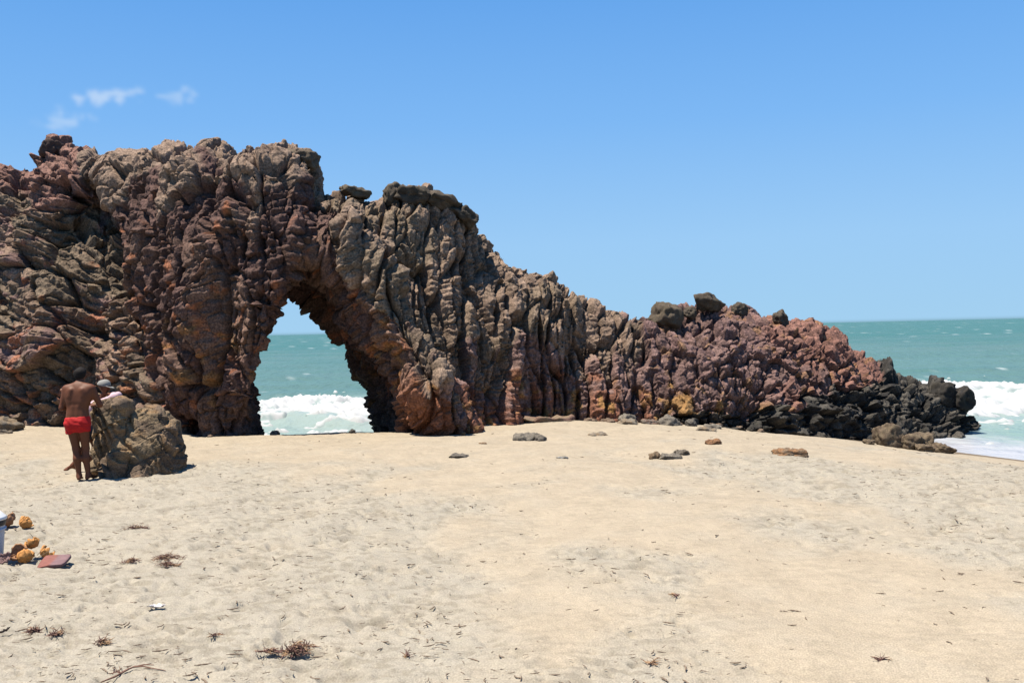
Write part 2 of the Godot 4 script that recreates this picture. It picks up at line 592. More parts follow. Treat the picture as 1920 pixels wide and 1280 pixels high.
const RIDGE := [-17.59, 8.33, -15.50, 8.05, -13.72, 7.99, -13.39, 7.80, -12.55, 7.71, -12.37, 8.06, -12.11, 8.38, -11.61, 8.18, -11.28, 7.97, -10.52, 8.00, -10.09, 7.74, -9.66, 7.66, -8.99, 7.78, -8.17, 7.75, -7.54, 7.55, -7.15, 7.67, -6.64, 7.42, -6.36, 7.42, -6.18, 7.66, -5.80, 7.47, -5.52, 7.51, -4.88, 7.35, -4.52, 7.22, -4.46, 6.72, -4.37, 6.44, -4.10, 6.47, -3.69, 6.45, -3.33, 6.21, -2.95, 6.18, -2.75, 6.34, -2.29, 6.38, -1.79, 6.31, -1.23, 6.01, -0.91, 5.81, -0.69, 5.49, -0.34, 5.06, 0.04, 4.77, 0.57, 4.39, 0.97, 4.25, 1.37, 3.95, 1.90, 3.73, 2.58, 3.42, 3.07, 3.18, 3.49, 3.08, 4.16, 3.10, 4.62, 3.30, 5.38, 3.40, 6.29, 3.30, 7.06, 3.06, 7.84, 2.95, 8.31, 2.83, 8.78, 2.62, 9.42, 2.31, 10.22, 1.85, 11.04, 1.48, 11.50, 1.31, 11.97, 1.24, 12.44, 1.06, 12.81, 0.67, 12.97, 0.21, 13.09, -0.71, 15.32, -2.42]
const MOUTH := [-5.04, 0.30, -5.10, 1.25, -5.15, 1.86, -5.21, 2.42, -5.08, 2.75, -4.95, 3.02, -4.87, 3.52, -4.71, 3.94, -4.45, 4.51, -3.93, 5.00, -3.40, 4.71, -2.97, 4.20, -2.58, 3.30, -2.28, 2.35, -2.14, 1.57, -2.09, 0.23]
const FAR_MOUTH := [-6.82, -0.22, -6.93, 0.91, -6.96, 1.64, -7.00, 2.31, -6.74, 2.96, -6.40, 3.48, -6.12, 3.98, -5.78, 4.33, -5.52, 4.32, -5.26, 4.01, -4.90, 3.58, -4.64, 3.26, -4.47, 2.80, -4.06, 2.48, -3.60, 1.63, -3.30, -0.30]
const X0 := -17.6
const XS := 0.05
var face_tab: Array[PackedFloat32Array] = []
var ridge_tab: PackedFloat32Array
var mouth: PackedVector2Array
var far_mouth: PackedVector2Array
var rib: Array[Vector3] = [Vector3(-3.48, 5.30, -21.1), Vector3(-2.90, 4.29, -20.9), Vector3(-2.25, 2.79, -20.5), Vector3(-1.81, 2.12, -20.3), Vector3(-1.16, 0.90, -20.7)]
var gully: Array[Vector3] = [Vector3(-10.52, 6.58, -24.4), Vector3(-9.79, 5.61, -23.8), Vector3(-9.18, 4.54, -23.0), Vector3(-8.60, 3.39, -22.5), Vector3(-8.2, 2.4, -22.0)]

func along(pts: Array, x: float) -> float:
	for i in range(0, pts.size() - 2, 2):
		if x <= pts[i + 2]:
			return lerpf(pts[i + 1], pts[i + 3], clampf((x - pts[i]) / (pts[i + 2] - pts[i]), 0.0, 1.0))
	return pts[pts.size() - 1]

func outline(pts: Array) -> PackedVector2Array:
	var o := PackedVector2Array()
	for i in range(0, pts.size(), 2): o.append(Vector2(pts[i], pts[i + 1]))
	return o

func poly(p: Vector2, o: PackedVector2Array) -> float:
	var d := 1e9
	var s := 1.0
	var n := o.size()
	var j := n - 1
	for i in n:
		var e := o[j] - o[i]
		var w := p - o[i]
		d = minf(d, (w - e * clampf(w.dot(e) / e.length_squared(), 0.0, 1.0)).length_squared())
		if (o[i].y > p.y) != (o[j].y > p.y):
			if p.x < (o[j].x - o[i].x) * (p.y - o[i].y) / (o[j].y - o[i].y) + o[i].x:
				s = -s
		j = i
	return s * sqrt(d)

func cliff_field(p: Vector3) -> float:
	var u := clampf((p.x - X0) / XS, 0.0, ridge_tab.size() - 2.0)
	var i := int(u)
	var t := u - i
	var top := lerpf(ridge_tab[i], ridge_tab[i + 1], t) + (-0.05 if p.x < -4.4 else 0.06) + 0.20 * smoothstep(2.6, 4.2, p.x) * smoothstep(10.0, 7.0, p.x)
	var foot := minf(-0.4, top - 0.6)
	var h := clampf((p.y - foot) / (top - foot), 0.0, 1.0)
	var k := 0
	while k < 4 and h > STEPS[k + 1]: k += 1
	var g: float = (h - STEPS[k]) / (STEPS[k + 1] - STEPS[k])
	var front := lerpf(lerpf(face_tab[k][i], face_tab[k][i + 1], t), lerpf(face_tab[k + 1][i], face_tab[k + 1][i + 1], t), g)
	var crest := lerpf(face_tab[5][i], face_tab[5][i + 1], t)
	var d := smax(smax((front + p.z) * 0.9, (p.y - top) * 0.8, 0.22), (-p.z - crest - 0.9 - (1.0 - h) * 1.8) * 0.8, 0.4)
	d = maxf(d, X0 + 0.6 - p.x)
	if p.x > -4.5 and p.x < 0.0:
		for q in 4: d = smin(d, capsule(p, rib[q], rib[q + 1], 0.30 + 0.05 * q, 0.35 + 0.05 * q), 0.25)
	if p.x > -7.8 and p.x < -0.8:
		var s := clampf((-p.z - 20.0) / 3.8, -0.4, 1.0)
		var ring := PackedVector2Array()
		for q in 16: ring.append(mouth[q].lerp(far_mouth[q], s))
		d = smax(d, 0.09 - poly(Vector2(p.x, p.y), ring), 0.08)
		d = smax(d, -capsule(p, Vector3(-3.15, 3.51, -21.9), Vector3(-2.75, 1.33, -21.7), 0.42, 0.62), 0.1)
		d = smax(d, -capsule(p, Vector3(-7.5, 1.0, -21.0), Vector3(-7.3, 1.15, -21.6), 0.25, 0.4), 0.1)
		d = smax(d, -capsule(p, Vector3(-6.5, 1.05, -20.3), Vector3(-5.6, 1.1, -20.9), 0.3, 0.55), 0.15)
	if p.x > -11.5 and p.x < -7.4:
		for q in 4: d = smax(d, -capsule(p, gully[q], gully[q + 1], 0.62 - 0.09 * q, 0.53 - 0.09 * q), 0.15)
	return d

func region(p: Vector3) -> int:
	var x := p.x + 0.25 * n_soft.get_noise_3dv(p * 0.8)
	if x < -7.4 - (p.y - 1.2) * 0.57: return 0
	if x < -1.2 - (p.y - 1.1) * 0.62: return 1
	if x < 3.3: return 2
	if black(p): return 4
	return 3

func black(p: Vector3) -> bool:
	var n := 0.35 * n_mid.get_noise_3dv(p * 0.9)
	if p.x > 5.6:
		return p.y + n < along([5.6, 0.85, 7.4, 1.20, 8.6, 1.38, 10.2, 1.6, 10.8, 3.0], p.x)
	return p.y + n * 0.6 < along([0.5, 0.5, 3.0, 0.80, 5.6, 1.0], p.x)  # also blackens the undercut foot: the overhang's shade put into the colour

# lean of the joints, block width and height, step, tilt, crack depth, crack width, roundness, small blocks: width and height, step, tilt, crack depth; beds per metre, bed relief
const JOINTS := [
	[-0.36, 1.15, 0.62, 0.16, 0.38, 0.28, 0.050, 0.00, 0.38, 0.22, 0.050, 0.15, 0.10, 5.5, 0.070],
	[0.05, 0.62, 2.10, 0.08, 0.17, 0.40, 0.060, 0.00, 0.27, 0.40, 0.035, 0.12, 0.13, 5.0, 0.050],
	[0.02, 0.31, 2.30, 0.15, 0.12, 0.32, 0.075, 0.07, 0.19, 0.36, 0.035, 0.11, 0.10, 7.0, 0.030],
	[0.25, 0.44, 0.62, 0.13, 0.22, 0.18, 0.060, 0.06, 0.17, 0.22, 0.045, 0.12, 0.07, 4.5, 0.016],
	[-0.22, 0.62, 0.36, 0.20, 0.40, 0.18, 0.050, 0.00, 0.20, 0.15, 0.070, 0.18, 0.07, 5.0, 0.03],
	[-0.95, 1.00, 2.20, 0.04, 0.12, 0.16, 0.040, 0.00, 0.50, 0.60, 0.020, 0.06, 0.06, 3.4, 0.260]]
var jit := PackedVector3Array()
var lean := PackedVector3Array()
var luck := PackedFloat32Array()

func make_cells() -> void:
	var r := RandomNumberGenerator.new()
	r.seed = 77
	for i in 4096:
		jit.append(Vector3(r.randf_range(0.08, 0.92), r.randf_range(0.08, 0.92), r.randf_range(0.08, 0.92)))
		lean.append(Vector3(r.randf_range(-1, 1), r.randf_range(-1, 1), r.randf_range(-0.3, 0.3)))
		luck.append(r.randf_range(-1, 1))

# the block that q lies in: [table index, offset from the block's middle, distance to the nearest joint]
func block_at(q: Vector3) -> Array:
	var ix := int(floorf(q.x))
	var iy := int(floorf(q.y))
	var iz := int(floorf(q.z))
	var d1 := 1e9
	var d2 := 1e9
	var best := 0
	var v1 := Vector3.ZERO
	var v2 := Vector3.ZERO
	for k in range(iz - 1, iz + 2):
		for j in range(iy - 1, iy + 2):
			for i in range(ix - 1, ix + 2):
				var h := (i * 7919 + j * 104729 + k * 1299709) & 4095
				var o := q - Vector3(i, j, k) - jit[h]
				var d := o.length_squared()
				if d < d1:
					d2 = d1
					v2 = v1
					d1 = d
					v1 = o
					best = h
				elif d < d2:
					d2 = d
					v2 = o
	return [best, v1, (d2 - d1) / (2.0 * v1.distance_to(v2))]

func rock_shape(p: Vector3, r: int, zoom := 1.0) -> Vector3:
	# (displacement, block value, small-block value)
	var J: Array = JOINTS[r]
	p *= zoom
	var w := p + Vector3(n_soft.get_noise_3dv(p * 0.5), n_soft.get_noise_3dv(p * 0.5 + Vector3(30, 0, 0)), n_soft.get_noise_3dv(p * 0.5 + Vector3(0, 40, 0))) * (0.10 if r == 2 else 0.18)
	w += Vector3(n_mid.get_noise_3dv(p * 2.3), n_mid.get_noise_3dv(p * 2.3 + Vector3(9, 0, 0)), 0.0) * 0.03
	var ca: float = cos(J[0])
	var sa: float = sin(J[0])
	var bx := w.x * ca + w.y * sa
	var by := w.y * ca - w.x * sa
	var big := block_at(Vector3(bx / J[1], by / J[2], w.z / (J[1] * (2.5 if r == 2 else 1.4))) + Vector3(r * 17.0, 0, 0))
	var h1: int = big[0]
	var o1: Vector3 = big[1]
	var e1: float = big[2]
	var small := block_at(Vector3(bx / J[8], by / J[9], w.z / (J[8] * 1.3)) + Vector3(r * 13.0 + luck[h1] * 3.0, luck[h1] * 5.0, 0))
	var h2: int = small[0]
	var o2: Vector3 = small[1]
	var e2: float = small[2]
	var c1 := luck[h1]
	var c2 := luck[h2]
	# buttresses and hollows
	var d := 0.34 * n_soft.get_noise_3dv(Vector3(p.x * 0.5, p.y * 0.2, p.z * 0.4) + Vector3(3, 8, 1))
	d += J[3] * c1 + J[4] * o1.dot(lean[h1])
	var gape := 0.55 + 0.9 * n_soft.get_noise_3dv(p * 0.9 + Vector3(70, 0, 0))
	d -= J[5] * clampf(gape, 0.15, 1.0) * (1.0 - smoothstep(0.0, J[6] * (1.0 + gape), e1))
	var edge := clampf(1.0 - e1 / 0.38, 0.0, 1.0)
	d -= J[7] * edge * edge
	d += J[10] * c2 + J[11] * o2.dot(lean[h2])
	d -= J[12] * clampf(0.5 + n_soft.get_noise_3dv(p * 1.8 + Vector3(0, 70, 0)), 0.0, 1.0) * (1.0 - smoothstep(0.0, 0.07, e2))
	d -= J[7] * 0.3 * maxf(0.0, 0.3 - e2)
	# thin beds that weather out as ledges
	var bed: float = by * J[13] + 1.0 * c1 + 0.30 * n_mid.get_noise_3dv(p * 1.1)
	bed = bed - floorf(bed)
	d += J[14] * (smoothstep(0.0, 0.75, bed) - smoothstep(0.85, 1.0, bed)) * (0.6 + n_soft.get_noise_3dv(p * 0.9 + Vector3(0, 0, 50)))
	# knapped faces: hollows that meet in sharp arrises
	var pc := Vector3(bx, by, w.z)
	d -= 0.07 * chip(pc * Vector3(2.6, 2.0, 2.6)) + 0.045 * chip(pc * Vector3(6.0, 5.0, 6.0)) + 0.022 * chip(pc * 13.0)
	d += 0.016 * n_fine.get_noise_3dv(p * 4.0) + 0.014 * n_fine.get_noise_3dv(p * 12.0) + (0.08 if r == 2 else 0.03)
	return Vector3(d / zoom * (1.0 if zoom == 1.0 else 0.55), c1, c2)

func rock_colour(p: Vector3, r: int, c1: float, c2: float) -> Color:
	var a := n_mid.get_noise_3dv(p * 0.55)
	var b := n_mid.get_noise_3dv(p * 1.7 + Vector3(11, 3, 0))
	var c := n_fine.get_noise_3dv(p * 5.0)
	var tan_grey := lin(0.33, 0.230, 0.170)
	var maroon := lin(0.165, 0.095, 0.080)
	var rust := lin(0.36, 0.135, 0.065)
	var ochre := lin(0.40, 0.22, 0.075)
	var olive := lin(0.25, 0.185, 0.130)
	var mauve := lin(0.265, 0.165, 0.145)
	var o: Color
	match r:
		0:
			o = olive.lerp(lin(0.30, 0.20, 0.145), smoothstep(-0.3, 0.4, a + 0.5 * c1))
			o = o.lerp(mauve, smoothstep(0.15, 0.45, b + 0.4 * c1 - 0.1))
			o = o.lerp(rust, 0.7 * smoothstep(0.25, 0.5, c2 * 0.5 + b * 0.8 - 0.12 * (p.y - 2.0)))
			o = o.lerp(lin(0.31, 0.17, 0.135), smoothstep(0.0, 0.4, p.y - 6.6 + a))
		1:
			o = maroon.lerp(lin(0.215, 0.130, 0.097), smoothstep(-0.2, 0.5, a + 0.6 * c1))
			o = o.lerp(tan_grey, smoothstep(-0.3, 0.5, p.y - 6.3 + 1.6 * a + 0.6 * c1))
			o = o.lerp(rust, 0.8 * smoothstep(0.15, 0.5, b + 0.35 * c2 - 0.15 * absf(p.y - 2.8)))
			o = o.lerp(ochre, 0.5 * smoothstep(0.25, 0.6, b + 0.3 * c1 - 0.3 * absf(p.y - 2.4)))
			o = o.lerp(rust, 0.75 * smoothstep(-0.2, 0.3, p.x + 2.3 + 0.4 * a) * smoothstep(2.6, 1.6, p.y + a))
		2:
			o = tan_grey.lerp(olive, smoothstep(-0.2, 0.4, a))
			o = o.lerp(mauve, smoothstep(-0.2, 0.5, 2.5 - p.y + 1.5 * a + 0.8 * c1 + 0.25 * (p.x - 1.0)))
			o = o.lerp(rust, 0.6 * smoothstep(0.1, 0.5, 1.7 - p.y + 1.2 * b + 0.7 * c1))
			o = o.lerp(ochre, 0.8 * smoothstep(0.1, 0.45, b + 0.5 * c2 - 0.8 * absf(p.y - 1.25)))
		3:
			o = mauve.lerp(lin(0.205, 0.125, 0.118), smoothstep(-0.3, 0.4, b + 0.4 * c1))
			o = o.lerp(lin(0.285, 0.148, 0.118), smoothstep(-0.3, 0.5, (p.x - 7.0) * 0.6 + 1.3 * a + 0.5 * c1))
			o = o.lerp(ochre, 0.85 * smoothstep(0.0, 0.45, 1.30 - p.y + 0.8 * b + 0.5 * c1) * smoothstep(7.0, 5.5, p.x))
			o = o.lerp(ochre, 0.4 * smoothstep(0.35, 0.6, b + 0.3 * c2))
		_:
			o = lin(0.052, 0.048, 0.044).lerp(lin(0.105, 0.094, 0.080), smoothstep(-0.2, 0.5, b + 0.5 * c2))
	if r == 2 and black(p): o = lin(0.05, 0.045, 0.04)
	o = o * 1.12 * (1.0 + 0.22 * c2 + 0.14 * c1 + 0.45 * c)
	return o

func make_cliff() -> void:
	var n := int((15.4 - X0) / XS)
	for k in 6:
		var tab := PackedFloat32Array()
		for i in n: tab.append(along(FACE[k], X0 + i * XS))
		face_tab.append(tab)
	for i in n: ridge_tab.append(along(RIDGE, X0 + i * XS))
	mouth = outline(MOUTH)
	far_mouth = outline(FAR_MOUTH)
	var got := nets(cliff_field, Vector3(X0, -0.6, -29.6), Vector3(13.6, 8.9, -18.9), 0.11, 2.8, 6)
	var root := base("rock_arch", Vector3.ZERO)
	tag(root, "long jagged cliff of brown, maroon and grey rock pierced by a natural arch", "rock arch")
	var m := rock_material(0.8)
	jointed(root, got, 2, 2, region, rock_colour, 1.0, m, 300, "rock_block", "rock_mass")

# turns a smooth body of rock into jointed, weathered rock: finer mesh, relief, colour; every block that shows is a part of its own
func jointed(root: Node3D, got: Array, smooth: int, splits: int, which: Callable, tint: Callable, zoom: float, m: Material, most: int, called: String, rest: String) -> void:
	var v: PackedVector3Array = relax(got[0], got[1], smooth)
	var idx: PackedInt32Array = got[1]
	var nrm := normals_of(v, idx)
	for k in splits:
		var s4 := split4(v, nrm, idx, -0.85 if k == 0 else -0.45)
		v = s4[0]
		nrm = s4[1]
		idx = s4[2]
	var chunk := 4096
	var jobs := int(ceil(v.size() / float(chunk)))
	var res := []
	res.resize(jobs)
	var work := func(j: int):
		var rv := PackedVector3Array()
		var rc := PackedColorArray()
		var ri := PackedInt32Array()
		for i in range(j * chunk, mini(j * chunk + chunk, v.size())):
			var p := v[i]
			var r: int = which.call(p)
			var s := rock_shape(p, r, zoom)
			rv.append(p + nrm[i] * s.x * lerpf(1.0, 0.75, maxf(nrm[i].y, 0.0)))
			rc.append(tint.call(p, r, s.y, s.z))
			ri.append(int((s.y + 1.0) * 1000000.0) * 8 + r)
		res[j] = [rv, rc, ri]
	var task := WorkerThreadPool.add_group_task(work, jobs)
	WorkerThreadPool.wait_for_group_task_completion(task)
	v = PackedVector3Array()
	var col := PackedColorArray()
	var id := PackedInt32Array()
	for r in res:
		v.append_array(r[0])
		col.append_array(r[1])
		id.append_array(r[2])
	nrm = normals_of(v, idx)
	if zoom == 1.0: cliff_v = v
	var size := {}
	for i in range(0, idx.size(), 3):
		var p := v[idx[i]]
		var f := (v[idx[i + 2]] - p).cross(v[idx[i + 1]] - p)
		var g := id[idx[i]]
		var see := maxf(f.z, 0.0) if p.y > 0.0 and absf(p.x) < -p.z * 0.56 else 0.0
		size[g] = size.get(g, 0.0) + see
	var keys := size.keys()
	keys.sort_custom(func(a, b): return size[a] > size[b])
	var slot := {}
	most = mini(most, keys.size())
	for k in most: slot[keys[k]] = k
	var lists: Array[PackedInt32Array] = []
	for k in most + 1: lists.append(PackedInt32Array())
	for i in range(0, idx.size(), 3):
		var k: int = slot.get(id[idx[i]], most)
		lists[k].append(idx[i])
		lists[k].append(idx[i + 1])
		lists[k].append(idx[i + 2])
	for k in most:
		var kept := largest_piece(lists[k])
		lists[k] = kept[0]
		lists[most].append_array(kept[1])
	for k in most + 1:
		var back := {}
		var pv := PackedVector3Array()
		var pn := PackedVector3Array()
		var pc := PackedColorArray()
		var pi := PackedInt32Array()
		for q in lists[k]:
			if not back.has(q):
				back[q] = pv.size()
				pv.append(v[q] - root.position)
				pn.append(nrm[q])
				pc.append(col[q])
			pi.append(back[q])
		if pi.size() == 0: continue
		var o := place(called if k < most else rest, mesh_of(pv, pi, pn, pc), m, root)
		if k == most: o.set_meta("kind", "stuff")


# ------------------------------------------------------------------ loose rocks
# an angular stone: a sphere cut back to a random set of planes, then chipped; dims are half sizes
func stone_mesh(s: int, dims: Vector3, c: Color, c_alt: Color, cuts := 11, level := 4, layers := 0.0) -> ArrayMesh:
	var r := RandomNumberGenerator.new()
	r.seed = s
	var v := PackedVector3Array([Vector3.RIGHT, Vector3.LEFT, Vector3.UP, Vector3.DOWN, Vector3.BACK, Vector3.FORWARD])
	var idx := PackedInt32Array([2, 4, 0, 2, 1, 4, 2, 5, 1, 2, 0, 5, 3, 0, 4, 3, 4, 1, 3, 1, 5, 3, 5, 0])
	var nrm := v.duplicate()
	for k in level:
		var got := split4(v, nrm, idx)
		v = got[0]
		nrm = got[1]
		idx = got[2]
	var planes: Array[Vector3] = []
	var dist := PackedFloat32Array()
	for f in [Vector3.RIGHT, Vector3.LEFT, Vector3.UP, Vector3.DOWN, Vector3.BACK, Vector3.FORWARD]:
		planes.append((f + Vector3(r.randf_range(-0.35, 0.35), r.randf_range(-0.35, 0.35), r.randf_range(-0.35, 0.35))).normalized())
		dist.append(r.randf_range(0.62, 0.78))
	for k in cuts:
		planes.append(Vector3(r.randf_range(-1, 1), r.randf_range(-0.75, 1), r.randf_range(-1, 1)).normalized())
		dist.append(r.randf_range(0.68, 0.95))
	var col := PackedColorArray()
	var shift := Vector3(r.randf() * 50.0, r.randf() * 50.0, r.randf() * 50.0)
	var big := maxf(dims.x, maxf(dims.y, dims.z))
	for i in v.size():
		var n := v[i].normalized()
		var d := 1.0
		for k in planes.size():
			var q := n.dot(planes[k])
			if q > 0.05: d = smin(d, dist[k] / q, 0.025)
		var p := n * d * dims
		var w := p / big
		var out := (n / dims).normalized()
		p += out * big * (0.10 * n_mid.get_noise_3dv(w * 1.8 + shift) + 0.11 * chip(w * 2.6 + shift) + 0.045 * chip(w * 7.0 + shift))
		if layers > 0.0:
			var bed := p.y * layers + n_soft.get_noise_3dv(w * 1.5 + shift)
			p += out * big * 0.05 * (absf(bed - floorf(bed) - 0.5) - 0.25)
		v[i] = p
		var t := n_mid.get_noise_3dv(w * 2.2 + shift)
		col.append(c.lerp(c_alt, smoothstep(-0.25, 0.35, t)) * 1.1 * (1.0 + 0.3 * n_fine.get_noise_3dv(w * 7.0 + shift)))
	return mesh_of(v, idx, PackedVector3Array(), col)

var loose_mat: StandardMaterial3D
var cliff_v: PackedVector3Array

func rock_top(x: float, z: float, r: float) -> float:
	var y := -1e3
	for p in cliff_v:
		if absf(p.x - x) < r and absf(p.z - z) < r and p.y > y: y = p.y
	return y

func stone(called: String, label: String, group: String, at: Vector3, dims: Vector3, turn: float, tilt: float, c: Color, c_alt: Color, s: int, category := "stone", cuts := 11, layers := 0.0) -> MeshInstance3D:
	if loose_mat == null:
		loose_mat = rock_material(2.6)
	var o := place(called, stone_mesh(s, dims, c, c_alt, cuts, 4, layers), loose_mat)
	if called == "perched_boulder":
		at.y = minf(at.y, rock_top(at.x, at.z, 0.16) + dims.y * 0.42)
	o.position = at
	o.rotation = Vector3(0, turn, tilt)
	tag(o, label, category, group)
	return o

func largest_piece(list: PackedInt32Array) -> Array:
	var up := {}
	for q in list: up[q] = q
	var root := func(a: int) -> int:
		while up[a] != a:
			up[a] = up[up[a]]
			a = up[a]
		return a
	for i in range(0, list.size(), 3):
		var a: int = root.call(list[i])
		var b: int = root.call(list[i + 1])
		if a != b: up[b] = a
		b = root.call(list[i + 2])
		a = root.call(list[i])
		if a != b: up[b] = a
	var size := {}
	for i in range(0, list.size(), 3):
		var a: int = root.call(list[i])
		size[a] = size.get(a, 0) + 1
	if size.size() < 2: return [list, PackedInt32Array()]
	var best := -1
	for a in size:
		if best < 0 or size[a] > size[best]: best = a
	var kept := PackedInt32Array()
	var left := PackedInt32Array()
	for i in range(0, list.size(), 3):
		var t := PackedInt32Array([list[i], list[i + 1], list[i + 2]])
		if root.call(list[i]) == best: kept.append_array(t)
		else: left.append_array(t)
	return [kept, left]

func make_ridge_boulders() -> void:
	var dark := lin(0.105, 0.086, 0.066)
	var dark2 := lin(0.165, 0.130, 0.098)
	var g := "dark boulders perched along the ridge"
	stone("perched_boulder", "squat square brown boulder at the left end of the mauve ridge", g, Vector3(3.97, 3.36, -24.6), Vector3(0.46, 0.46, 0.42), 0.3, -0.08, lin(0.16, 0.125, 0.085), dark2, 5, "boulder", 9)
	stone("perched_boulder", "largest dark boulder perched on the summit of the mauve ridge", g, Vector3(5.13, 3.74, -25.0), Vector3(0.50, 0.30, 0.38), 0.15, -0.20, dark, dark2, 12, "boulder", 8)
	stone("perched_boulder", "small dark rock tucked left of the summit boulder", g, Vector3(4.62, 3.52, -24.75), Vector3(0.21, 0.20, 0.2), 0.9, 0.1, dark, dark2, 23, "boulder", 8)
	stone("perched_boulder", "small knobbly dark boulder right of the summit boulder", g, Vector3(6.03, 3.48, -25.4), Vector3(0.27, 0.24, 0.25), 0.5, -0.1, dark, dark2, 34, "boulder", 8)
	stone("perched_boulder", "dark upright boulder leaning left on the falling ridge", g, Vector3(7.25, 3.20, -25.8), Vector3(0.22, 0.34, 0.24), 0.2, 0.45, dark, dark2, 45, "boulder", 8)
	stone("perched_boulder", "long dark rock lying low on the ridge toward the sea", g, Vector3(8.1, 2.80, -26.0), Vector3(0.55, 0.26, 0.35), 0.2, -0.4, lin(0.12, 0.095, 0.075), dark2, 56, "boulder", 9)
	stone("perched_boulder", "jagged black block standing above the black rock tip", g, Vector3(11.75, 1.05, -26.1), Vector3(0.42, 0.42, 0.4), 0.2, -0.35, lin(0.04, 0.037, 0.034), lin(0.07, 0.06, 0.05), 67, "boulder", 7)
	stone("perched_boulder", "square black block beside the jagged one at the rock tip", g, Vector3(12.15, 0.95, -26.0), Vector3(0.36, 0.40, 0.4), 0.1, 0.05, lin(0.04, 0.037, 0.034), lin(0.07, 0.06, 0.05), 71, "boulder", 4)
	stone("perched_boulder", "dark slab lying on the arch's shoulder below the tall summit", g, Vector3(-3.62, 6.42, -22.6), Vector3(0.48, 0.16, 0.4), 0.2, -0.25, dark2, lin(0.2, 0.16, 0.11), 78, "boulder", 9, 9.0)
	stone("perched_boulder", "pointed grey rock at the left end of the dark crest slab", g, Vector3(-2.75, 6.38, -22.9), Vector3(0.30, 0.36, 0.32), 0.5, 0.2, dark2, lin(0.2, 0.16, 0.115), 89, "boulder", 8)
	stone("perched_boulder", "highest dark layered block of the cap on the crest right of the arch", g, Vector3(-2.25, 6.32, -22.9), Vector3(0.60, 0.30, 0.6), 0.05, -0.10, dark, dark2, 98, "boulder", 9, 7.0)
	stone("perched_boulder", "middle dark layered block of the cap on the crest right of the arch", g, Vector3(-1.62, 6.15, -23.0), Vector3(0.62, 0.28, 0.6), 0.3, -0.35, dark, dark2, 102, "boulder", 9, 7.0)
	stone("perched_boulder", "lowest dark layered block of the cap on the crest right of the arch", g, Vector3(-1.08, 5.86, -23.1), Vector3(0.50, 0.28, 0.55), 0.1, -0.5, dark, dark2, 107, "boulder", 8, 7.0)
	stone("perched_boulder", "dark rock horn sticking up at the far left of the crest", g, Vector3(-12.02, 8.12, -25.4), Vector3(0.34, 0.36, 0.36), 0.5, -0.5, lin(0.11, 0.07, 0.06), lin(0.16, 0.10, 0.08), 99, "boulder", 8)
	stone("perched_boulder", "overhanging blocky rock at the right edge of the tallest crest", g, Vector3(-4.78, 7.2, -22.4), Vector3(0.42, 0.32, 0.5), 0.1, -0.12, dark2, lin(0.22, 0.17, 0.12), 111, "boulder", 7, 6.0)

func boulder_field(p: Vector3) -> float:
	var q := ((p - Vector3(-5.92, 0.75, -15.70)) / Vector3(0.52, 1.22, 0.52)).abs()
	var d := (pow(pow(q.x, 2.5) + pow(q.y, 2.5) + pow(q.z, 2.5), 0.4) - 1.0) * 0.45
	d = smax(d, (p - Vector3(-5.62, 1.62, -15.5)).dot(Vector3(0.82, 0.55, 0.15)) - 0.10, 0.2)
	d = smax(d, (p - Vector3(-6.0, 1.5, -15.2)).dot(Vector3(-0.1, 0.35, 0.93)) - 0.06, 0.12)
	var a := (p - Vector3(-6.49, 1.45, -15.55)).abs() - Vector3(0.16, 0.56, 0.26)
	d = smin(d, Vector3(maxf(a.x, 0), maxf(a.y, 0), maxf(a.z, 0)).length() + minf(maxf(a.x, maxf(a.y, a.z)), 0.0) - 0.06, 0.06)
	d = smin(d, capsule(p, Vector3(-6.33, 0.8, -15.10), Vector3(-6.30, 1.36, -15.26), 0.22, 0.10), 0.05)
	d = smin(d, capsule(p, Vector3(-5.98, 0.8, -15.18), Vector3(-6.02, 1.10, -15.30), 0.22, 0.12), 0.05)
	return d

func make_boulder() -> void:
	var got := nets(boulder_field, Vector3(-7.1, 0.7, -16.6), Vector3(-5.0, 2.4, -14.6), 0.04, 1.7, 6)
	var root := base("layered_boulder", Vector3(-6.0, 0.95, -15.6))
	tag(root, "waist-high layered brown boulder beside the man in red trunks", "boulder")
	var which := func(_p: Vector3) -> int: return 5
	var tint := func(p: Vector3, _r: int, c1: float, c2: float) -> Color:
		var a := n_mid.get_noise_3dv(p * 1.6)
		var b := n_mid.get_noise_3dv(p * 4.0)
		var o := lin(0.275, 0.20, 0.125).lerp(lin(0.19, 0.135, 0.095), smoothstep(-0.3, 0.3, a + 0.5 * c1))
		o = o.lerp(lin(0.33, 0.20, 0.10), 0.6 * smoothstep(0.2, 0.55, b + 0.5 * c2))
		return o * 1.25 * (1.0 + 0.25 * c2 + 0.4 * n_fine.get_noise_3dv(p * 14.0))
	jointed(root, got, 2, 2, which, tint, 2.4, rock_material(2.4), 40, "rock_slab", "rock_core")

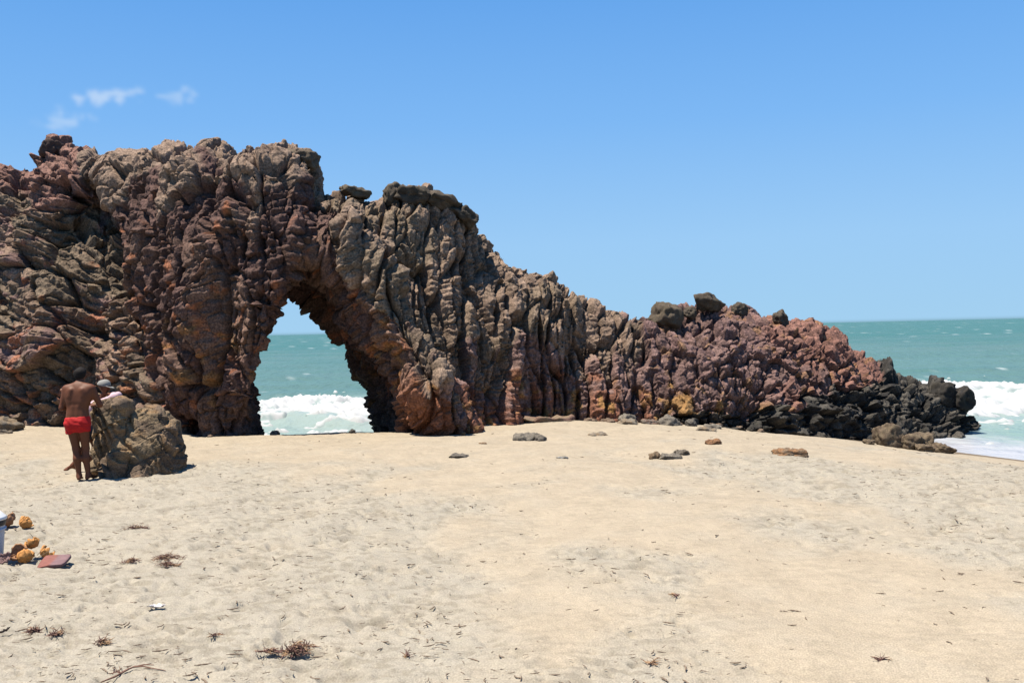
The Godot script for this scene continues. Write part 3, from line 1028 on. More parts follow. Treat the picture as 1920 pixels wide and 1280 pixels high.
func make_stones() -> void:
	var grey := lin(0.23, 0.20, 0.165)
	var grey2 := lin(0.31, 0.27, 0.22)
	var tan := lin(0.34, 0.25, 0.165)
	var rust := lin(0.37, 0.20, 0.10)
	var pink := lin(0.30, 0.18, 0.14)
	var g := "loose stones lying on the sand before the cliff"
	# label, x, z, half sizes, turn, tilt, colours, seed, cuts, layers
	var list := [
		["small dark grey flat stone alone in the middle of the sand", -0.94, -16.5, 0.22, 0.07, 0.16, 0.2, -0.1, grey, lin(0.17, 0.15, 0.13)],
		["low grey double-humped stone in front of the long pink slab", 0.20, -18.9, 0.30, 0.15, 0.22, 0.1, 0.05, grey2, grey],
		["right hump of grey stone before the long pink slab", 0.50, -18.8, 0.16, 0.14, 0.18, 0.9, -0.25, grey, lin(0.17, 0.15, 0.13)],
		["long low pinkish slab at the foot of the rock columns", 0.82, -22.2, 0.74, 0.14, 0.26, 0.03, 0.0, pink, tan],
		["beige stone sunk in sand right of the grey humped stone", 1.69, -19.5, 0.24, 0.06, 0.2, 0.3, 0.0, tan, grey2],
		["tan wedge stone with orange end below the grey rubble", 2.58, -21.6, 0.30, 0.13, 0.22, -0.2, -0.1, tan, grey2],
		["pointed grey stone behind the tan wedge stone", 2.62, -22.1, 0.22, 0.26, 0.22, 0.5, 0.1, grey, grey2],
		["flat grey rubble stone left of the largest rubble piece", 3.15, -22.3, 0.28, 0.14, 0.22, 0.1, 0.0, grey, pink],
		["largest grey rubble stone at the foot of the mauve rock", 3.62, -22.2, 0.34, 0.24, 0.26, 0.8, -0.3, grey, grey2],
		["small dark rubble stone right of the largest rubble piece", 4.10, -22.2, 0.17, 0.15, 0.16, 0.4, 0.1, lin(0.12, 0.11, 0.10), grey],
		["last grey rubble stone toward the black rock", 4.55, -22.1, 0.26, 0.09, 0.2, 0.2, 0.0, grey, grey2],
		["flat half-buried grey stone below the rubble", 4.25, -21.2, 0.30, 0.08, 0.24, -0.1, -0.05, grey2, tan],
		["left lump of the flat brownish stones on open sand", 2.28, -15.55, 0.13, 0.12, 0.13, 0.2, 0.1, lin(0.24, 0.16, 0.10), tan],
		["flat grey front stone of the open sand group", 2.52, -15.5, 0.25, 0.08, 0.18, 0.1, -0.1, grey2, grey],
		["dark right stone of the open sand group", 2.78, -15.85, 0.17, 0.08, 0.15, 0.4, -0.1, grey, lin(0.16, 0.13, 0.10)],
		["small orange brown stone with a pointed left end", 3.57, -17.2, 0.17, 0.11, 0.15, 0.3, 0.1, rust, lin(0.28, 0.15, 0.09)],
		["wide flat orange brown stone half buried in sand", 4.62, -16.1, 0.36, 0.13, 0.28, 0.2, -0.06, rust, lin(0.26, 0.19, 0.13)],
		["faint bluish grey flat stone flush with the sand", 0.78, -15.9, 0.14, 0.03, 0.1, 0.1, 0.0, lin(0.30, 0.30, 0.30), grey2],
		["thin tan chip of stone left of the grey humped stone", -0.60, -18.2, 0.10, 0.03, 0.08, 0.0, 0.0, tan, rust],
		["tiny orange pebble below the reddish arch foot", -1.05, -19.9, 0.07, 0.07, 0.07, 0.0, 0.0, rust, lin(0.3, 0.14, 0.06)],
		["small dark stone at the right side of the archway", -3.46, -20.5, 0.09, 0.08, 0.09, 0.3, 0.0, lin(0.06, 0.05, 0.045), grey],
		["small brown stone at the left side of the archway", -5.15, -20.6, 0.14, 0.10, 0.12, 0.3, 0.0, lin(0.14, 0.09, 0.06), grey],
		["grey rubble heap at the left edge below the cliff", -11.5, -21.6, 0.50, 0.30, 0.35, 0.2, -0.2, tan, grey],
		["small stone fallen in front of the left rubble heap", -11.25, -21.1, 0.22, 0.09, 0.16, 0.5, -0.1, tan, grey],
		["black stone washed by foam at the water's edge", 7.5, -23.6, 0.18, 0.13, 0.15, 0.3, 0.0, lin(0.045, 0.04, 0.04), lin(0.08, 0.07, 0.06)]]
	var k := 0
	for a in list:
		k += 1
		var at := Vector3(a[1], ground(a[1], a[2]) + a[4] * 0.12, a[2])
		stone("loose_stone", a[0], g, at, Vector3(a[3], a[4], a[5]), a[6], a[7], a[8], a[9], 200 + k * 7, "stone", 9)
	# small rubble that has come down along the foot of the cliff
	var variants: Array[ArrayMesh] = []
	for n in 4: variants.append(stone_mesh(640 + n, Vector3(0.13, 0.085, 0.11), lin(0.22, 0.16, 0.12), lin(0.30, 0.21, 0.15), 8, 3))
	var r := RandomNumberGenerator.new()
	r.seed = 99
	for n in 16:
		var x := r.randf_range(-11.8, 6.0) if n < 5 else r.randf_range(1.6, 5.4)
		if x > -5.6 and x < -2.2: x -= 4.0
		var z := -along(FACE[0], x) + r.randf_range(0.1, 0.75)
		var o := place("rubble_stone", variants[n % 4], loose_mat)
		o.position = Vector3(x, ground(x, z) + 0.01, z)
		o.rotation = Vector3(r.randf_range(-0.4, 0.4), r.randf() * TAU, r.randf_range(-0.4, 0.4))
		o.scale = Vector3.ONE * r.randf_range(0.45, 1.25)
		tag(o, "small brown rubble stone at the foot of the cliff", "stone", "rubble along the foot of the cliff")
	g = "boulder cluster near the water"
	for a in [["big layered tan boulder on the left of the waterside cluster", 7.95, -20.4, 0.36, 0.36, 0.36, 0.2, 0.1], ["low tan middle boulder joined to the big waterside boulder", 8.38, -20.3, 0.30, 0.26, 0.3, 0.7, -0.2], ["rounded olive brown boulder on the right of the waterside cluster", 8.75, -20.5, 0.33, 0.32, 0.32, 1.2, -0.15],
			["dark wedge stone at the right end of the waterside cluster", 9.02, -20.1, 0.30, 0.15, 0.22, 0.1, -0.3], ["small stone lying left of the waterside boulder cluster", 7.45, -20.1, 0.16, 0.08, 0.14, 0.1, 0.0], ["small brown stone in front of the waterside boulders", 8.55, -19.95, 0.24, 0.12, 0.18, 0.1, -0.1]]:
		k += 1
		stone("shore_boulder", a[0], g, Vector3(a[1], ground(a[1], a[2]) + a[4] * 0.5, a[2]), Vector3(a[3], a[4], a[5]), a[6], a[7], lin(0.25, 0.19, 0.125), lin(0.16, 0.115, 0.08), 300 + k * 5, "boulder", 8, 6.0)

# ------------------------------------------------------------------ people
func bones(list: Array) -> Callable:
	# list of [a, b, radius a, radius b, blend]
	var n := list.size()
	var A: Array[Vector3] = []
	var B: Array[Vector3] = []
	var ra := PackedFloat32Array()
	var rb := PackedFloat32Array()
	var kk := PackedFloat32Array()
	for l in list:
		A.append(l[0])
		B.append(l[1] + Vector3(0, 0.0001, 0))
		ra.append(l[2])
		rb.append(l[3])
		kk.append(l[4])
	return func(p: Vector3) -> float:
		var d := 1e3
		for i in n:
			var c := capsule(p, A[i], B[i], ra[i], rb[i])
			d = smin(d, c, kk[i])
		return d

func finger_set(wrist: Vector3, dir: Vector3, palm_normal: Vector3, thumb_side: float, curl: float) -> Array:
	# palm and five bent fingers of different lengths
	var f := dir.normalized()
	var n := palm_normal.normalized()
	var s := f.cross(n).normalized() * thumb_side
	var out := []
	var knuckles := wrist + f * 0.088
	for k in 4:
		var side := s * (0.030 - 0.020 * k)
		out.append([wrist + side * 0.5 + f * 0.01, knuckles + side, 0.016, 0.0125, 0.02])
		var l: float = [0.040, 0.046, 0.042, 0.032][k]
		var a := knuckles + side
		var b := a + (f * cos(curl * 0.6) + n * sin(curl * 0.6)) * l
		var c := b + (f * cos(curl * 1.6) + n * sin(curl * 1.6)) * l * 0.75
		out.append([a, b, 0.0098, 0.0088, 0.004])
		out.append([b, c, 0.0088, 0.0072, 0.004])
	var t0 := wrist + s * 0.022 + f * 0.022
	var t1 := t0 + (s * 0.75 + f * 0.6 + n * 0.3).normalized() * 0.042
	out.append([t0, t1, 0.014, 0.0105, 0.012])
	out.append([t1, t1 + (f * 0.85 + n * 0.5).normalized() * 0.034, 0.0105, 0.008, 0.005])
	return out

func head_bones(c: Vector3, up: Vector3, face: Vector3) -> Array:
	var u := up.normalized()
	var f := (face - u * face.dot(u)).normalized()
	var r := f.cross(u)
	var o := [[c - f * 0.022 + u * 0.035, c + f * 0.020 + u * 0.040, 0.080, 0.074, 0.02], [c + f * 0.025 - u * 0.045, c + f * 0.045 - u * 0.085, 0.052, 0.032, 0.05],
		[c + f * 0.085 + u * 0.012, c + f * 0.108 - u * 0.018, 0.009, 0.013, 0.015], [c + f * 0.082 - u * 0.052 - r * 0.016, c + f * 0.082 - u * 0.052 + r * 0.016, 0.009, 0.009, 0.01],
		[c + f * 0.078 + u * 0.036 - r * 0.03, c + f * 0.078 + u * 0.036 + r * 0.03, 0.012, 0.012, 0.02]]
	for s in [-1.0, 1.0]:
		o.append([c + r * s * 0.078 + u * 0.012 - f * 0.01, c + r * s * 0.080 - u * 0.022 - f * 0.004, 0.014, 0.010, 0.006])
		o.append([c + f * 0.072 + u * 0.016 + r * s * 0.031, c + f * 0.0725 + u * 0.016 + r * s * 0.033, 0.011, 0.011, 0.004])
	return o

func foot_bones(ankle: Vector3, toe: Vector3) -> Array:
	var f := toe - ankle
	f.y = 0
	f = f.normalized()
	var s := f.cross(Vector3.UP)
	var o := [[ankle, toe, 0.036, 0.022, 0.03], [ankle - f * 0.035 - Vector3(0, 0.035, 0), ankle, 0.030, 0.036, 0.03]]
	for k in 5:
		var side := s * (0.030 - 0.015 * k)
		o.append([toe + side * 0.8 - f * 0.04, toe + side + f * (0.028 - 0.006 * absf(k - 1)) - Vector3(0, 0.008, 0), 0.016, 0.0095, 0.01])
	return o

func join(parts: Array) -> ArrayMesh:
	var v := PackedVector3Array()
	var idx := PackedInt32Array()
	var nrm := PackedVector3Array()
	for g in parts:
		var at := v.size()
		var pv: PackedVector3Array = relax(g[0], g[1], 1)
		v.append_array(pv)
		nrm.append_array(normals_of(pv, g[1]))
		for i in g[1]: idx.append(i + at)
	return mesh_of(v, idx, nrm)

func make_people() -> void:
	var skin := paint(0.155, 0.052, 0.023, 0.6, 0.35)
	skin.albedo_texture = grain_image(81, 0.03, 0.82, 1.0, 256)
	skin.uv1_triplanar = true
	skin.uv1_scale = Vector3.ONE * 6.0
	# the man in red trunks, back to the camera, head bowed over something held in both hands
	var man := base("person", Vector3(-6.73, ground(-6.73, -14.82) - 0.008, -14.82))
	tag(man, "bare-chested man in red swim trunks standing with his back turned beside the layered boulder", "person")
	var V := func(x: float, y: float, z: float) -> Vector3: return Vector3(x, y, z)
	var head := Vector3(-0.012, 1.615, -0.135)
	var wl := Vector3(-0.10, 1.13, -0.27)
	var wr := Vector3(0.15, 1.14, -0.32)
	var list := [
		[V.call(-0.115, 1.33, -0.03), V.call(0.115, 1.34, -0.04), 0.108, 0.108, 0.05], [V.call(-0.13, 1.405, -0.03), V.call(0.13, 1.41, -0.04), 0.075, 0.075, 0.06],
		[V.call(-0.085, 1.21, -0.02), V.call(0.065, 1.21, -0.02), 0.105, 0.105, 0.08], [V.call(-0.08, 1.06, -0.01), V.call(0.045, 1.06, -0.01), 0.100, 0.100, 0.08],
		[V.call(-0.085, 0.935, 0.0), V.call(0.055, 0.935, 0.0), 0.108, 0.108, 0.08], [V.call(-0.085, 0.87, 0.035), V.call(0.055, 0.87, 0.035), 0.095, 0.095, 0.05],
		[V.call(-0.085, 1.40, 0.045), V.call(-0.10, 1.31, 0.050), 0.040, 0.034, 0.03], [V.call(0.085, 1.40, 0.035), V.call(0.10, 1.31, 0.040), 0.040, 0.034, 0.03],
		[V.call(-0.05, 1.14, 0.055), V.call(-0.052, 1.02, 0.06), 0.034, 0.034, 0.03], [V.call(0.02, 1.14, 0.055), V.call(0.02, 1.02, 0.06), 0.034, 0.034, 0.03],
		[V.call(0, 1.44, -0.04), V.call(-0.005, 1.56, -0.10), 0.062, 0.056, 0.05],
		[V.call(-0.05, 1.47, -0.04), V.call(-0.17, 1.43, -0.03), 0.05, 0.05, 0.05], [V.call(0.05, 1.47, -0.05), V.call(0.17, 1.43, -0.05), 0.05, 0.05, 0.05],
		[V.call(-0.195, 1.415, -0.03), V.call(-0.255, 1.13, 0.0), 0.060, 0.042, 0.04], [V.call(-0.255, 1.13, 0.0), wl, 0.044, 0.027, 0.02],
		[V.call(0.195, 1.415, -0.05), V.call(0.285, 1.16, -0.12), 0.060, 0.042, 0.04], [V.call(0.285, 1.16, -0.12), wr, 0.044, 0.027, 0.02],
		[V.call(-0.105, 0.88, 0.01), V.call(-0.058, 0.49, -0.02), 0.092, 0.055, 0.03], [V.call(0.075, 0.88, 0.01), V.call(0.075, 0.49, -0.05), 0.092, 0.055, 0.03],
		[V.call(-0.058, 0.49, -0.02), V.call(-0.03, 0.34, 0.02), 0.054, 0.058, 0.03], [V.call(-0.03, 0.34, 0.02), V.call(-0.005, 0.08, 0.02), 0.056, 0.035, 0.03],
		[V.call(0.075, 0.49, -0.05), V.call(0.088, 0.34, -0.02), 0.054, 0.057, 0.03], [V.call(0.088, 0.34, -0.02), V.call(0.115, 0.08, -0.03), 0.055, 0.035, 0.03]]
	list += foot_bones(Vector3(-0.005, 0.075, 0.02), Vector3(-0.045, 0.028, -0.13))
	list += foot_bones(Vector3(0.115, 0.075, -0.03), Vector3(0.15, 0.028, -0.18))
	var parts := [nets(bones(list), Vector3(-0.42, -0.02, -0.40), Vector3(0.42, 1.60, 0.22), 0.0125, 1.2, 6)]
	parts.append(nets(bones(head_bones(head, Vector3(0, 0.9, -0.38), Vector3(0, -0.4, -1))), head - Vector3.ONE * 0.16, head + Vector3.ONE * 0.16, 0.005, 1.2, 6))
	parts.append(nets(bones(finger_set(wl, Vector3(0.75, -0.05, -0.55), Vector3(0.1, 0.9, 0.2), -1.0, 0.5)), wl - Vector3.ONE * 0.19, wl + Vector3.ONE * 0.19, 0.005, 1.2, 6))
	parts.append(nets(bones(finger_set(wr, Vector3(-0.75, -0.05, -0.35), Vector3(0.1, 0.9, 0.2), 1.0, 0.5)), wr - Vector3.ONE * 0.19, wr + Vector3.ONE * 0.19, 0.005, 1.2, 6))
	place("body", join(parts), skin, man)
	var hairy := bones([[head + Vector3(0, 0.035, 0.028), head + Vector3(0, 0.058, -0.018), 0.088, 0.080, 0.02], [head + Vector3(0, -0.01, 0.05), head + Vector3(0, 0.03, 0.03), 0.062, 0.08, 0.03]])
	var hair_field := func(p: Vector3) -> float:
		var q := p - head
		return maxf(hairy.call(p) - 0.004 * n_fine.get_noise_3dv(p * 60.0), -(q.y * 0.8 - q.z * -1.1 * 1.0 + 0.035))
	place("hair", join([nets(hair_field, head - Vector3.ONE * 0.17, head + Vector3.ONE * 0.17, 0.006, 1.3, 6)]), paint(0.014, 0.011, 0.010, 0.8, 0.25), man)
	var hips := bones([[V.call(-0.085, 0.94, 0.0), V.call(0.055, 0.94, 0.0), 0.119, 0.119, 0.05], [V.call(-0.085, 0.87, 0.035), V.call(0.055, 0.87, 0.035), 0.107, 0.107, 0.05],
		[V.call(-0.105, 0.88, 0.01), V.call(-0.09, 0.70, 0.0), 0.108, 0.102, 0.03], [V.call(0.075, 0.88, 0.01), V.call(0.075, 0.70, 0.0), 0.108, 0.100, 0.03]])
	var trunks_field := func(p: Vector3) -> float:
		var fold := 0.006 * n_mid.get_noise_3dv(Vector3(p.x * 9.0, p.y * 5.0, p.z * 9.0)) + 0.003 * sin(p.y * 60.0 + p.x * 35.0 + 3.0 * n_soft.get_noise_3dv(p * 5.0))
		var d: float = hips.call(p) - fold
		d = smax(d, p.y - 1.0 - 0.05 * p.x, 0.02)
		return smax(d, 0.745 + 0.10 * p.x + 0.012 * n_soft.get_noise_3dv(p * 6.0) - p.y, 0.012)
	place("swim_trunks", join([nets(trunks_field, Vector3(-0.32, 0.62, -0.22), Vector3(0.30, 1.06, 0.24), 0.009, 1.3, 6)]), paint(0.40, 0.005, 0.006, 0.8), man)
	# the second figure leans on the far side of the boulder, grey cap and pale pink top
	var o := Vector3(-6.95, ground(-6.95, -15.85), -15.85)
	var other := base("person", o)
	tag(other, "person in grey cap and pale pink top leaning on the boulder behind the man", "person")
	var h2 := Vector3(-6.75, 2.285, -15.84) - o
	var er := Vector3(-6.44, 2.17, -15.64) - o
	var w2 := Vector3(-6.64, 2.19, -15.76) - o
	var el := Vector3(-6.55, 2.03, -16.06) - o
	var w3 := Vector3(-6.60, 2.12, -15.90) - o
	var hip := Vector3(-7.15, 1.68, -15.87) - o
	var chest := Vector3(-6.90, 1.97, -15.86) - o
	var b2 := [
		[hip + Vector3(0, 0, -0.06), hip + Vector3(0, 0, 0.06), 0.095, 0.095, 0.05], [hip, chest, 0.09, 0.095, 0.08], [chest + Vector3(0.0, 0.0, -0.08), chest + Vector3(0.0, 0.0, 0.08), 0.09, 0.09, 0.06],
		[chest + Vector3(0.05, 0.06, 0), h2 - Vector3(0.01, 0.08, 0), 0.05, 0.045, 0.04],
		[chest + Vector3(0.06, 0.05, 0.13), er, 0.048, 0.036, 0.03], [er, w2, 0.036, 0.024, 0.02], [chest + Vector3(0.06, 0.05, -0.13), el, 0.048, 0.036, 0.03], [el, w3, 0.036, 0.024, 0.02],
		[hip + Vector3(0.02, -0.03, 0.08), Vector3(-7.06, 1.34, -15.76) - o, 0.078, 0.05, 0.03], [Vector3(-7.06, 1.34, -15.76) - o, Vector3(-7.245, 1.055, -15.72) - o, 0.05, 0.033, 0.02],
		[hip + Vector3(0.02, -0.03, -0.08), Vector3(-6.98, 1.34, -15.95) - o, 0.078, 0.05, 0.03], [Vector3(-6.98, 1.34, -15.95) - o, Vector3(-7.08, 1.03, -15.97) - o, 0.05, 0.033, 0.02]]
	b2 += foot_bones(Vector3(-7.25, 1.035, -15.72) - o, Vector3(-7.37, 0.975, -15.70) - o)
	b2 += foot_bones(Vector3(-7.08, 1.02, -15.97) - o, Vector3(-6.95, 0.975, -15.99) - o)
	var p2 := [nets(bones(b2), Vector3(-0.62, -0.02, -0.36), Vector3(0.62, 1.36, 0.40), 0.0125, 1.2, 6)]
	p2.append(nets(bones(head_bones(h2, Vector3(0.15, 1, 0), Vector3(1, -0.45, 0.25))), h2 - Vector3.ONE * 0.16, h2 + Vector3.ONE * 0.16, 0.005, 1.2, 6))
	p2.append(nets(bones(finger_set(w2, Vector3(-0.2, 0.25, -0.9), Vector3(-0.2, -0.9, 0), 1.0, 0.4)), w2 - Vector3.ONE * 0.18, w2 + Vector3.ONE * 0.18, 0.005, 1.2, 6))
	p2.append(nets(bones(finger_set(w3, Vector3(0.2, 0.25, 0.9), Vector3(-0.2, -0.9, 0), -1.0, 0.4)), w3 - Vector3.ONE * 0.18, w3 + Vector3.ONE * 0.18, 0.005, 1.2, 6))
	place("body", join(p2), skin, other)
	var shirt := bones([[hip + Vector3(0.03, 0.03, 0), chest, 0.108, 0.112, 0.08], [chest + Vector3(0, 0, -0.09), chest + Vector3(0, 0, 0.09), 0.105, 0.105, 0.06], [chest + Vector3(0.06, 0.05, 0.13), er - Vector3(0.005, -0.005, 0.005), 0.064, 0.056, 0.04], [er - Vector3(0.005, 0, 0), er.lerp(w2, 0.62), 0.056, 0.042, 0.03],
		[chest + Vector3(0.06, 0.05, -0.13), el, 0.064, 0.052, 0.04], [el, el.lerp(w3, 0.5), 0.05, 0.042, 0.03]])
	var shirt_field := func(p: Vector3) -> float: return smax(shirt.call(p) - 0.006 * n_mid.get_noise_3dv(p * 9.0), (hip - p).dot(Vector3(0.7, 0.7, 0)) - 0.02, 0.02)
	place("shirt", join([nets(shirt_field, Vector3(-0.42, 0.62, -0.42), Vector3(0.68, 1.34, 0.42), 0.01, 1.3, 6)]), paint(0.48, 0.34, 0.385, 0.85), other)
	var short_field := bones([[hip + Vector3(0, 0, -0.06), hip + Vector3(0, 0, 0.06), 0.108, 0.108, 0.05], [hip + Vector3(0.02, -0.03, 0.08), hip + Vector3(0.06, -0.2, 0.09), 0.094, 0.082, 0.03], [hip + Vector3(0.02, -0.03, -0.08), hip + Vector3(0.09, -0.2, -0.08), 0.094, 0.082, 0.03]])
	place("shorts", join([nets(short_field, hip - Vector3(0.25, 0.4, 0.3), hip + Vector3(0.3, 0.2, 0.3), 0.011, 1.3, 6)]), paint(0.06, 0.065, 0.085, 0.85), other)
	var ct := h2 + Vector3(0.0, 0.05, 0.0)
	var dome := bones([[ct - Vector3(0.03, 0.0, 0), ct + Vector3(0.015, 0.012, 0), 0.090, 0.086, 0.02]])
	var cap_field := func(p: Vector3) -> float:
		var d: float = smax(dome.call(p), -(p - ct).dot(Vector3(0.25, 0.97, 0)) - 0.012, 0.01)
		var q := p - ct - Vector3(0.085, -0.022, 0.02)
		return smin(d, maxf(Vector2(q.x * 0.85, q.z * 1.1).length() - 0.072, absf(q.y + q.x * 0.35) - 0.006), 0.008)
	place("cap", join([nets(cap_field, ct - Vector3.ONE * 0.17, ct + Vector3.ONE * 0.19, 0.006, 1.3, 6)]), paint(0.22, 0.215, 0.20, 0.9), other)

# ------------------------------------------------------------------ things left on the sand
func lathe(profile: Array, sides := 40) -> ArrayMesh:
	# profile of [radius, height], outside, bottom to top
	var v := PackedVector3Array()
	var idx := PackedInt32Array()
	var n := profile.size()
	for i in sides + 1:
		var a := TAU * i / sides
		for q in profile: v.append(Vector3(cos(a) * q[0], q[1], sin(a) * q[0]))
	for i in sides:
		for k in n - 1:
			var a := i * n + k
			idx.append_array(PackedInt32Array([a, a + n, a + 1, a + 1, a + n, a + n + 1]))
	return mesh_of(v, idx)

# a torn piece of husk: a thick curved shell with ragged rim
func husk_mesh(s: int, r: float, open: float, thick: float) -> ArrayMesh:
	var v := PackedVector3Array()
	var idx := PackedInt32Array()
	var shift := Vector3(s * 3.7, s * 1.3, 0)
	var rings := 14
	var sides := 26
	for layer in 2:
		for j in rings + 1:
			for i in sides:
				var a := TAU * i / sides
				var rim := open * (1.0 + 0.38 * n_soft.get_noise_2d(cos(a) * 1.3 + s, sin(a) * 1.3) + 0.14 * n_soft.get_noise_2d(cos(a) * 5.0 + s, sin(a) * 5.0))
				var th := rim * j / rings
				var rr := (r - thick * layer) * (1.0 + 0.16 * n_soft.get_noise_3dv(Vector3(cos(a), th, sin(a)) * 1.3 + shift) + 0.04 * n_soft.get_noise_3dv(Vector3(cos(a), th, sin(a)) * 7.0 + shift))
				v.append(Vector3(sin(th) * cos(a) * rr, r - cos(th) * rr * 0.85, sin(th) * sin(a) * rr * 0.9))
	var per := (rings + 1) * sides
	for layer in 2:
		for j in rings:
			for i in sides:
				var a := layer * per + j * sides + i
				var b := layer * per + j * sides + (i + 1) % sides
				if layer == 0: idx.append_array(PackedInt32Array([a, b, a + sides, b, b + sides, a + sides]))
				else: idx.append_array(PackedInt32Array([a, a + sides, b, b, a + sides, b + sides]))
	for i in sides:
		var a := rings * sides + i
		var b := rings * sides + (i + 1) % sides
		idx.append_array(PackedInt32Array([a, b, a + per, b, b + per, a + per]))
	return mesh_of(v, idx)

func make_litter() -> void:
	var at := Vector3(-5.29, ground(-5.29, -9.55) - 0.01, -9.55)
	var b := base("bucket", at, 0.4)
	tag(b, "white lidded bucket with a black band at the left edge of the beach", "bucket")
	var white := paint(0.60, 0.61, 0.63, 0.4, 0.5)
	place("bucket_body", lathe([[0.0, 0.0], [0.135, 0.0], [0.145, 0.01], [0.168, 0.33], [0.168, 0.345]]), paint(0.36, 0.41, 0.49, 0.45, 0.5), b)
	place("rim_ring", lathe([[0.166, 0.30], [0.180, 0.302], [0.182, 0.318], [0.168, 0.322]]), paint(0.34, 0.40, 0.52, 0.45, 0.5), b)
	place("black_band", lathe([[0.160, 0.345], [0.176, 0.347], [0.178, 0.398], [0.160, 0.400]]), paint(0.015, 0.015, 0.017, 0.5), b)
	var lid := place("lid", lathe([[0.15, 0.400], [0.186, 0.402], [0.190, 0.412], [0.186, 0.430], [0.178, 0.436], [0.165, 0.448], [0.130, 0.482], [0.075, 0.492], [0.0, 0.494]]), white, b)
	place("lid_knob", lathe([[0.0, 0.490], [0.03, 0.490], [0.028, 0.505], [0.036, 0.515], [0.034, 0.527], [0.0, 0.530]], 24), white, lid)
	var husk := paint(0.62, 0.29, 0.09, 0.8, 0.3)
	husk.albedo_texture = grain_image(91, 0.03, 0.7, 1.0, 256)
	husk.uv1_triplanar = true
	husk.uv1_scale = Vector3.ONE * 5.0
	var pale := paint(0.40, 0.21, 0.11, 0.85, 0.3)
	pale.albedo_texture = husk.albedo_texture
	pale.uv1_triplanar = true
	pale.uv1_scale = Vector3.ONE * 5.0
	var g := "dried husk pieces beside the bucket"
	# label, x, z, lift, radius, opening, tilt x, turn, tilt z, pale
	var k := 0
	for a in [
		["large open husk shell showing its pale hollow in the near pile", -4.955, -9.52, 0.03, 0.095, 1.35, 0.7, 0.4, 0.15, true],
		["round orange husk at the front of the near pile", -4.84, -9.44, 0.0, 0.074, 2.2, -0.7, 0.2, 0.3, false],
		["orange husk on the right of the near pile", -4.75, -9.56, 0.02, 0.070, 2.1, -0.9, -0.3, -0.3, false],
		["upper orange husk on top of the near pile", -4.84, -9.60, 0.10, 0.066, 2.0, -0.5, 0.3, 0.4, false],
		["tall torn husk beside the bucket in the far pile", -5.80, -10.90, 0.02, 0.105, 1.7, -0.8, 0.3, 0.4, true],
		["round orange husk at the right of the far pile", -5.62, -10.86, 0.01, 0.082, 2.1, -0.8, -0.3, -0.3, false],
		["low orange husk at the front of the far pile", -5.78, -10.62, 0.0, 0.080, 2.1, -0.7, 0.3, 0.2, false]]:
		k += 1
		var o := place("husk_piece", husk_mesh(k, a[4] * 1.05, a[5] * 0.9, 0.014), pale if a[9] else husk)
		o.position = Vector3(a[1], ground(a[1], a[2]) + a[3] - 0.005, a[2])
		o.rotation = Vector3(a[6], a[7], a[8])
		tag(o, a[0], "husk", g)
	var shard := place("husk_shard", husk_mesh(33, 0.10, 0.75, 0.016), paint(0.17, 0.10, 0.095, 0.8))
	shard.position = Vector3(-5.02, ground(-5.02, -9.42) + 0.03, -9.40)
	shard.rotation = Vector3(0.9, 0.4, 0.5)
	tag(shard, "dark greyish shell shard between bucket and near husk pile", "shard")
	# straws poking out of the pile
	for a in [[-4.72, -9.5, 0.10, 0.9, -0.7, "thin straw sticking up right of the near husk pile"], [-4.70, -9.48, 0.06, 0.5, -1.1, "longer thin straw leaning right of the near husk pile"], [-4.86, -9.62, 0.20, 0.3, 0.5, "short straw sticking out of the top of the near husk pile"]]:
		var st := tube_mesh([Vector3(0, -0.06, 0), Vector3(0.003, 0.0, 0.002), Vector3(0, 0.06, 0)], [0.003, 0.003, 0.0015])
		var o := place("dry_straw", st, paint(0.20, 0.15, 0.09, 0.8))
		o.position = Vector3(a[0], ground(a[0], a[1]) + a[2], a[1])
		o.rotation = Vector3(0.2, a[3], a[4])
		tag(o, a[5], "straw", "straws in the husk pile")
	make_board()

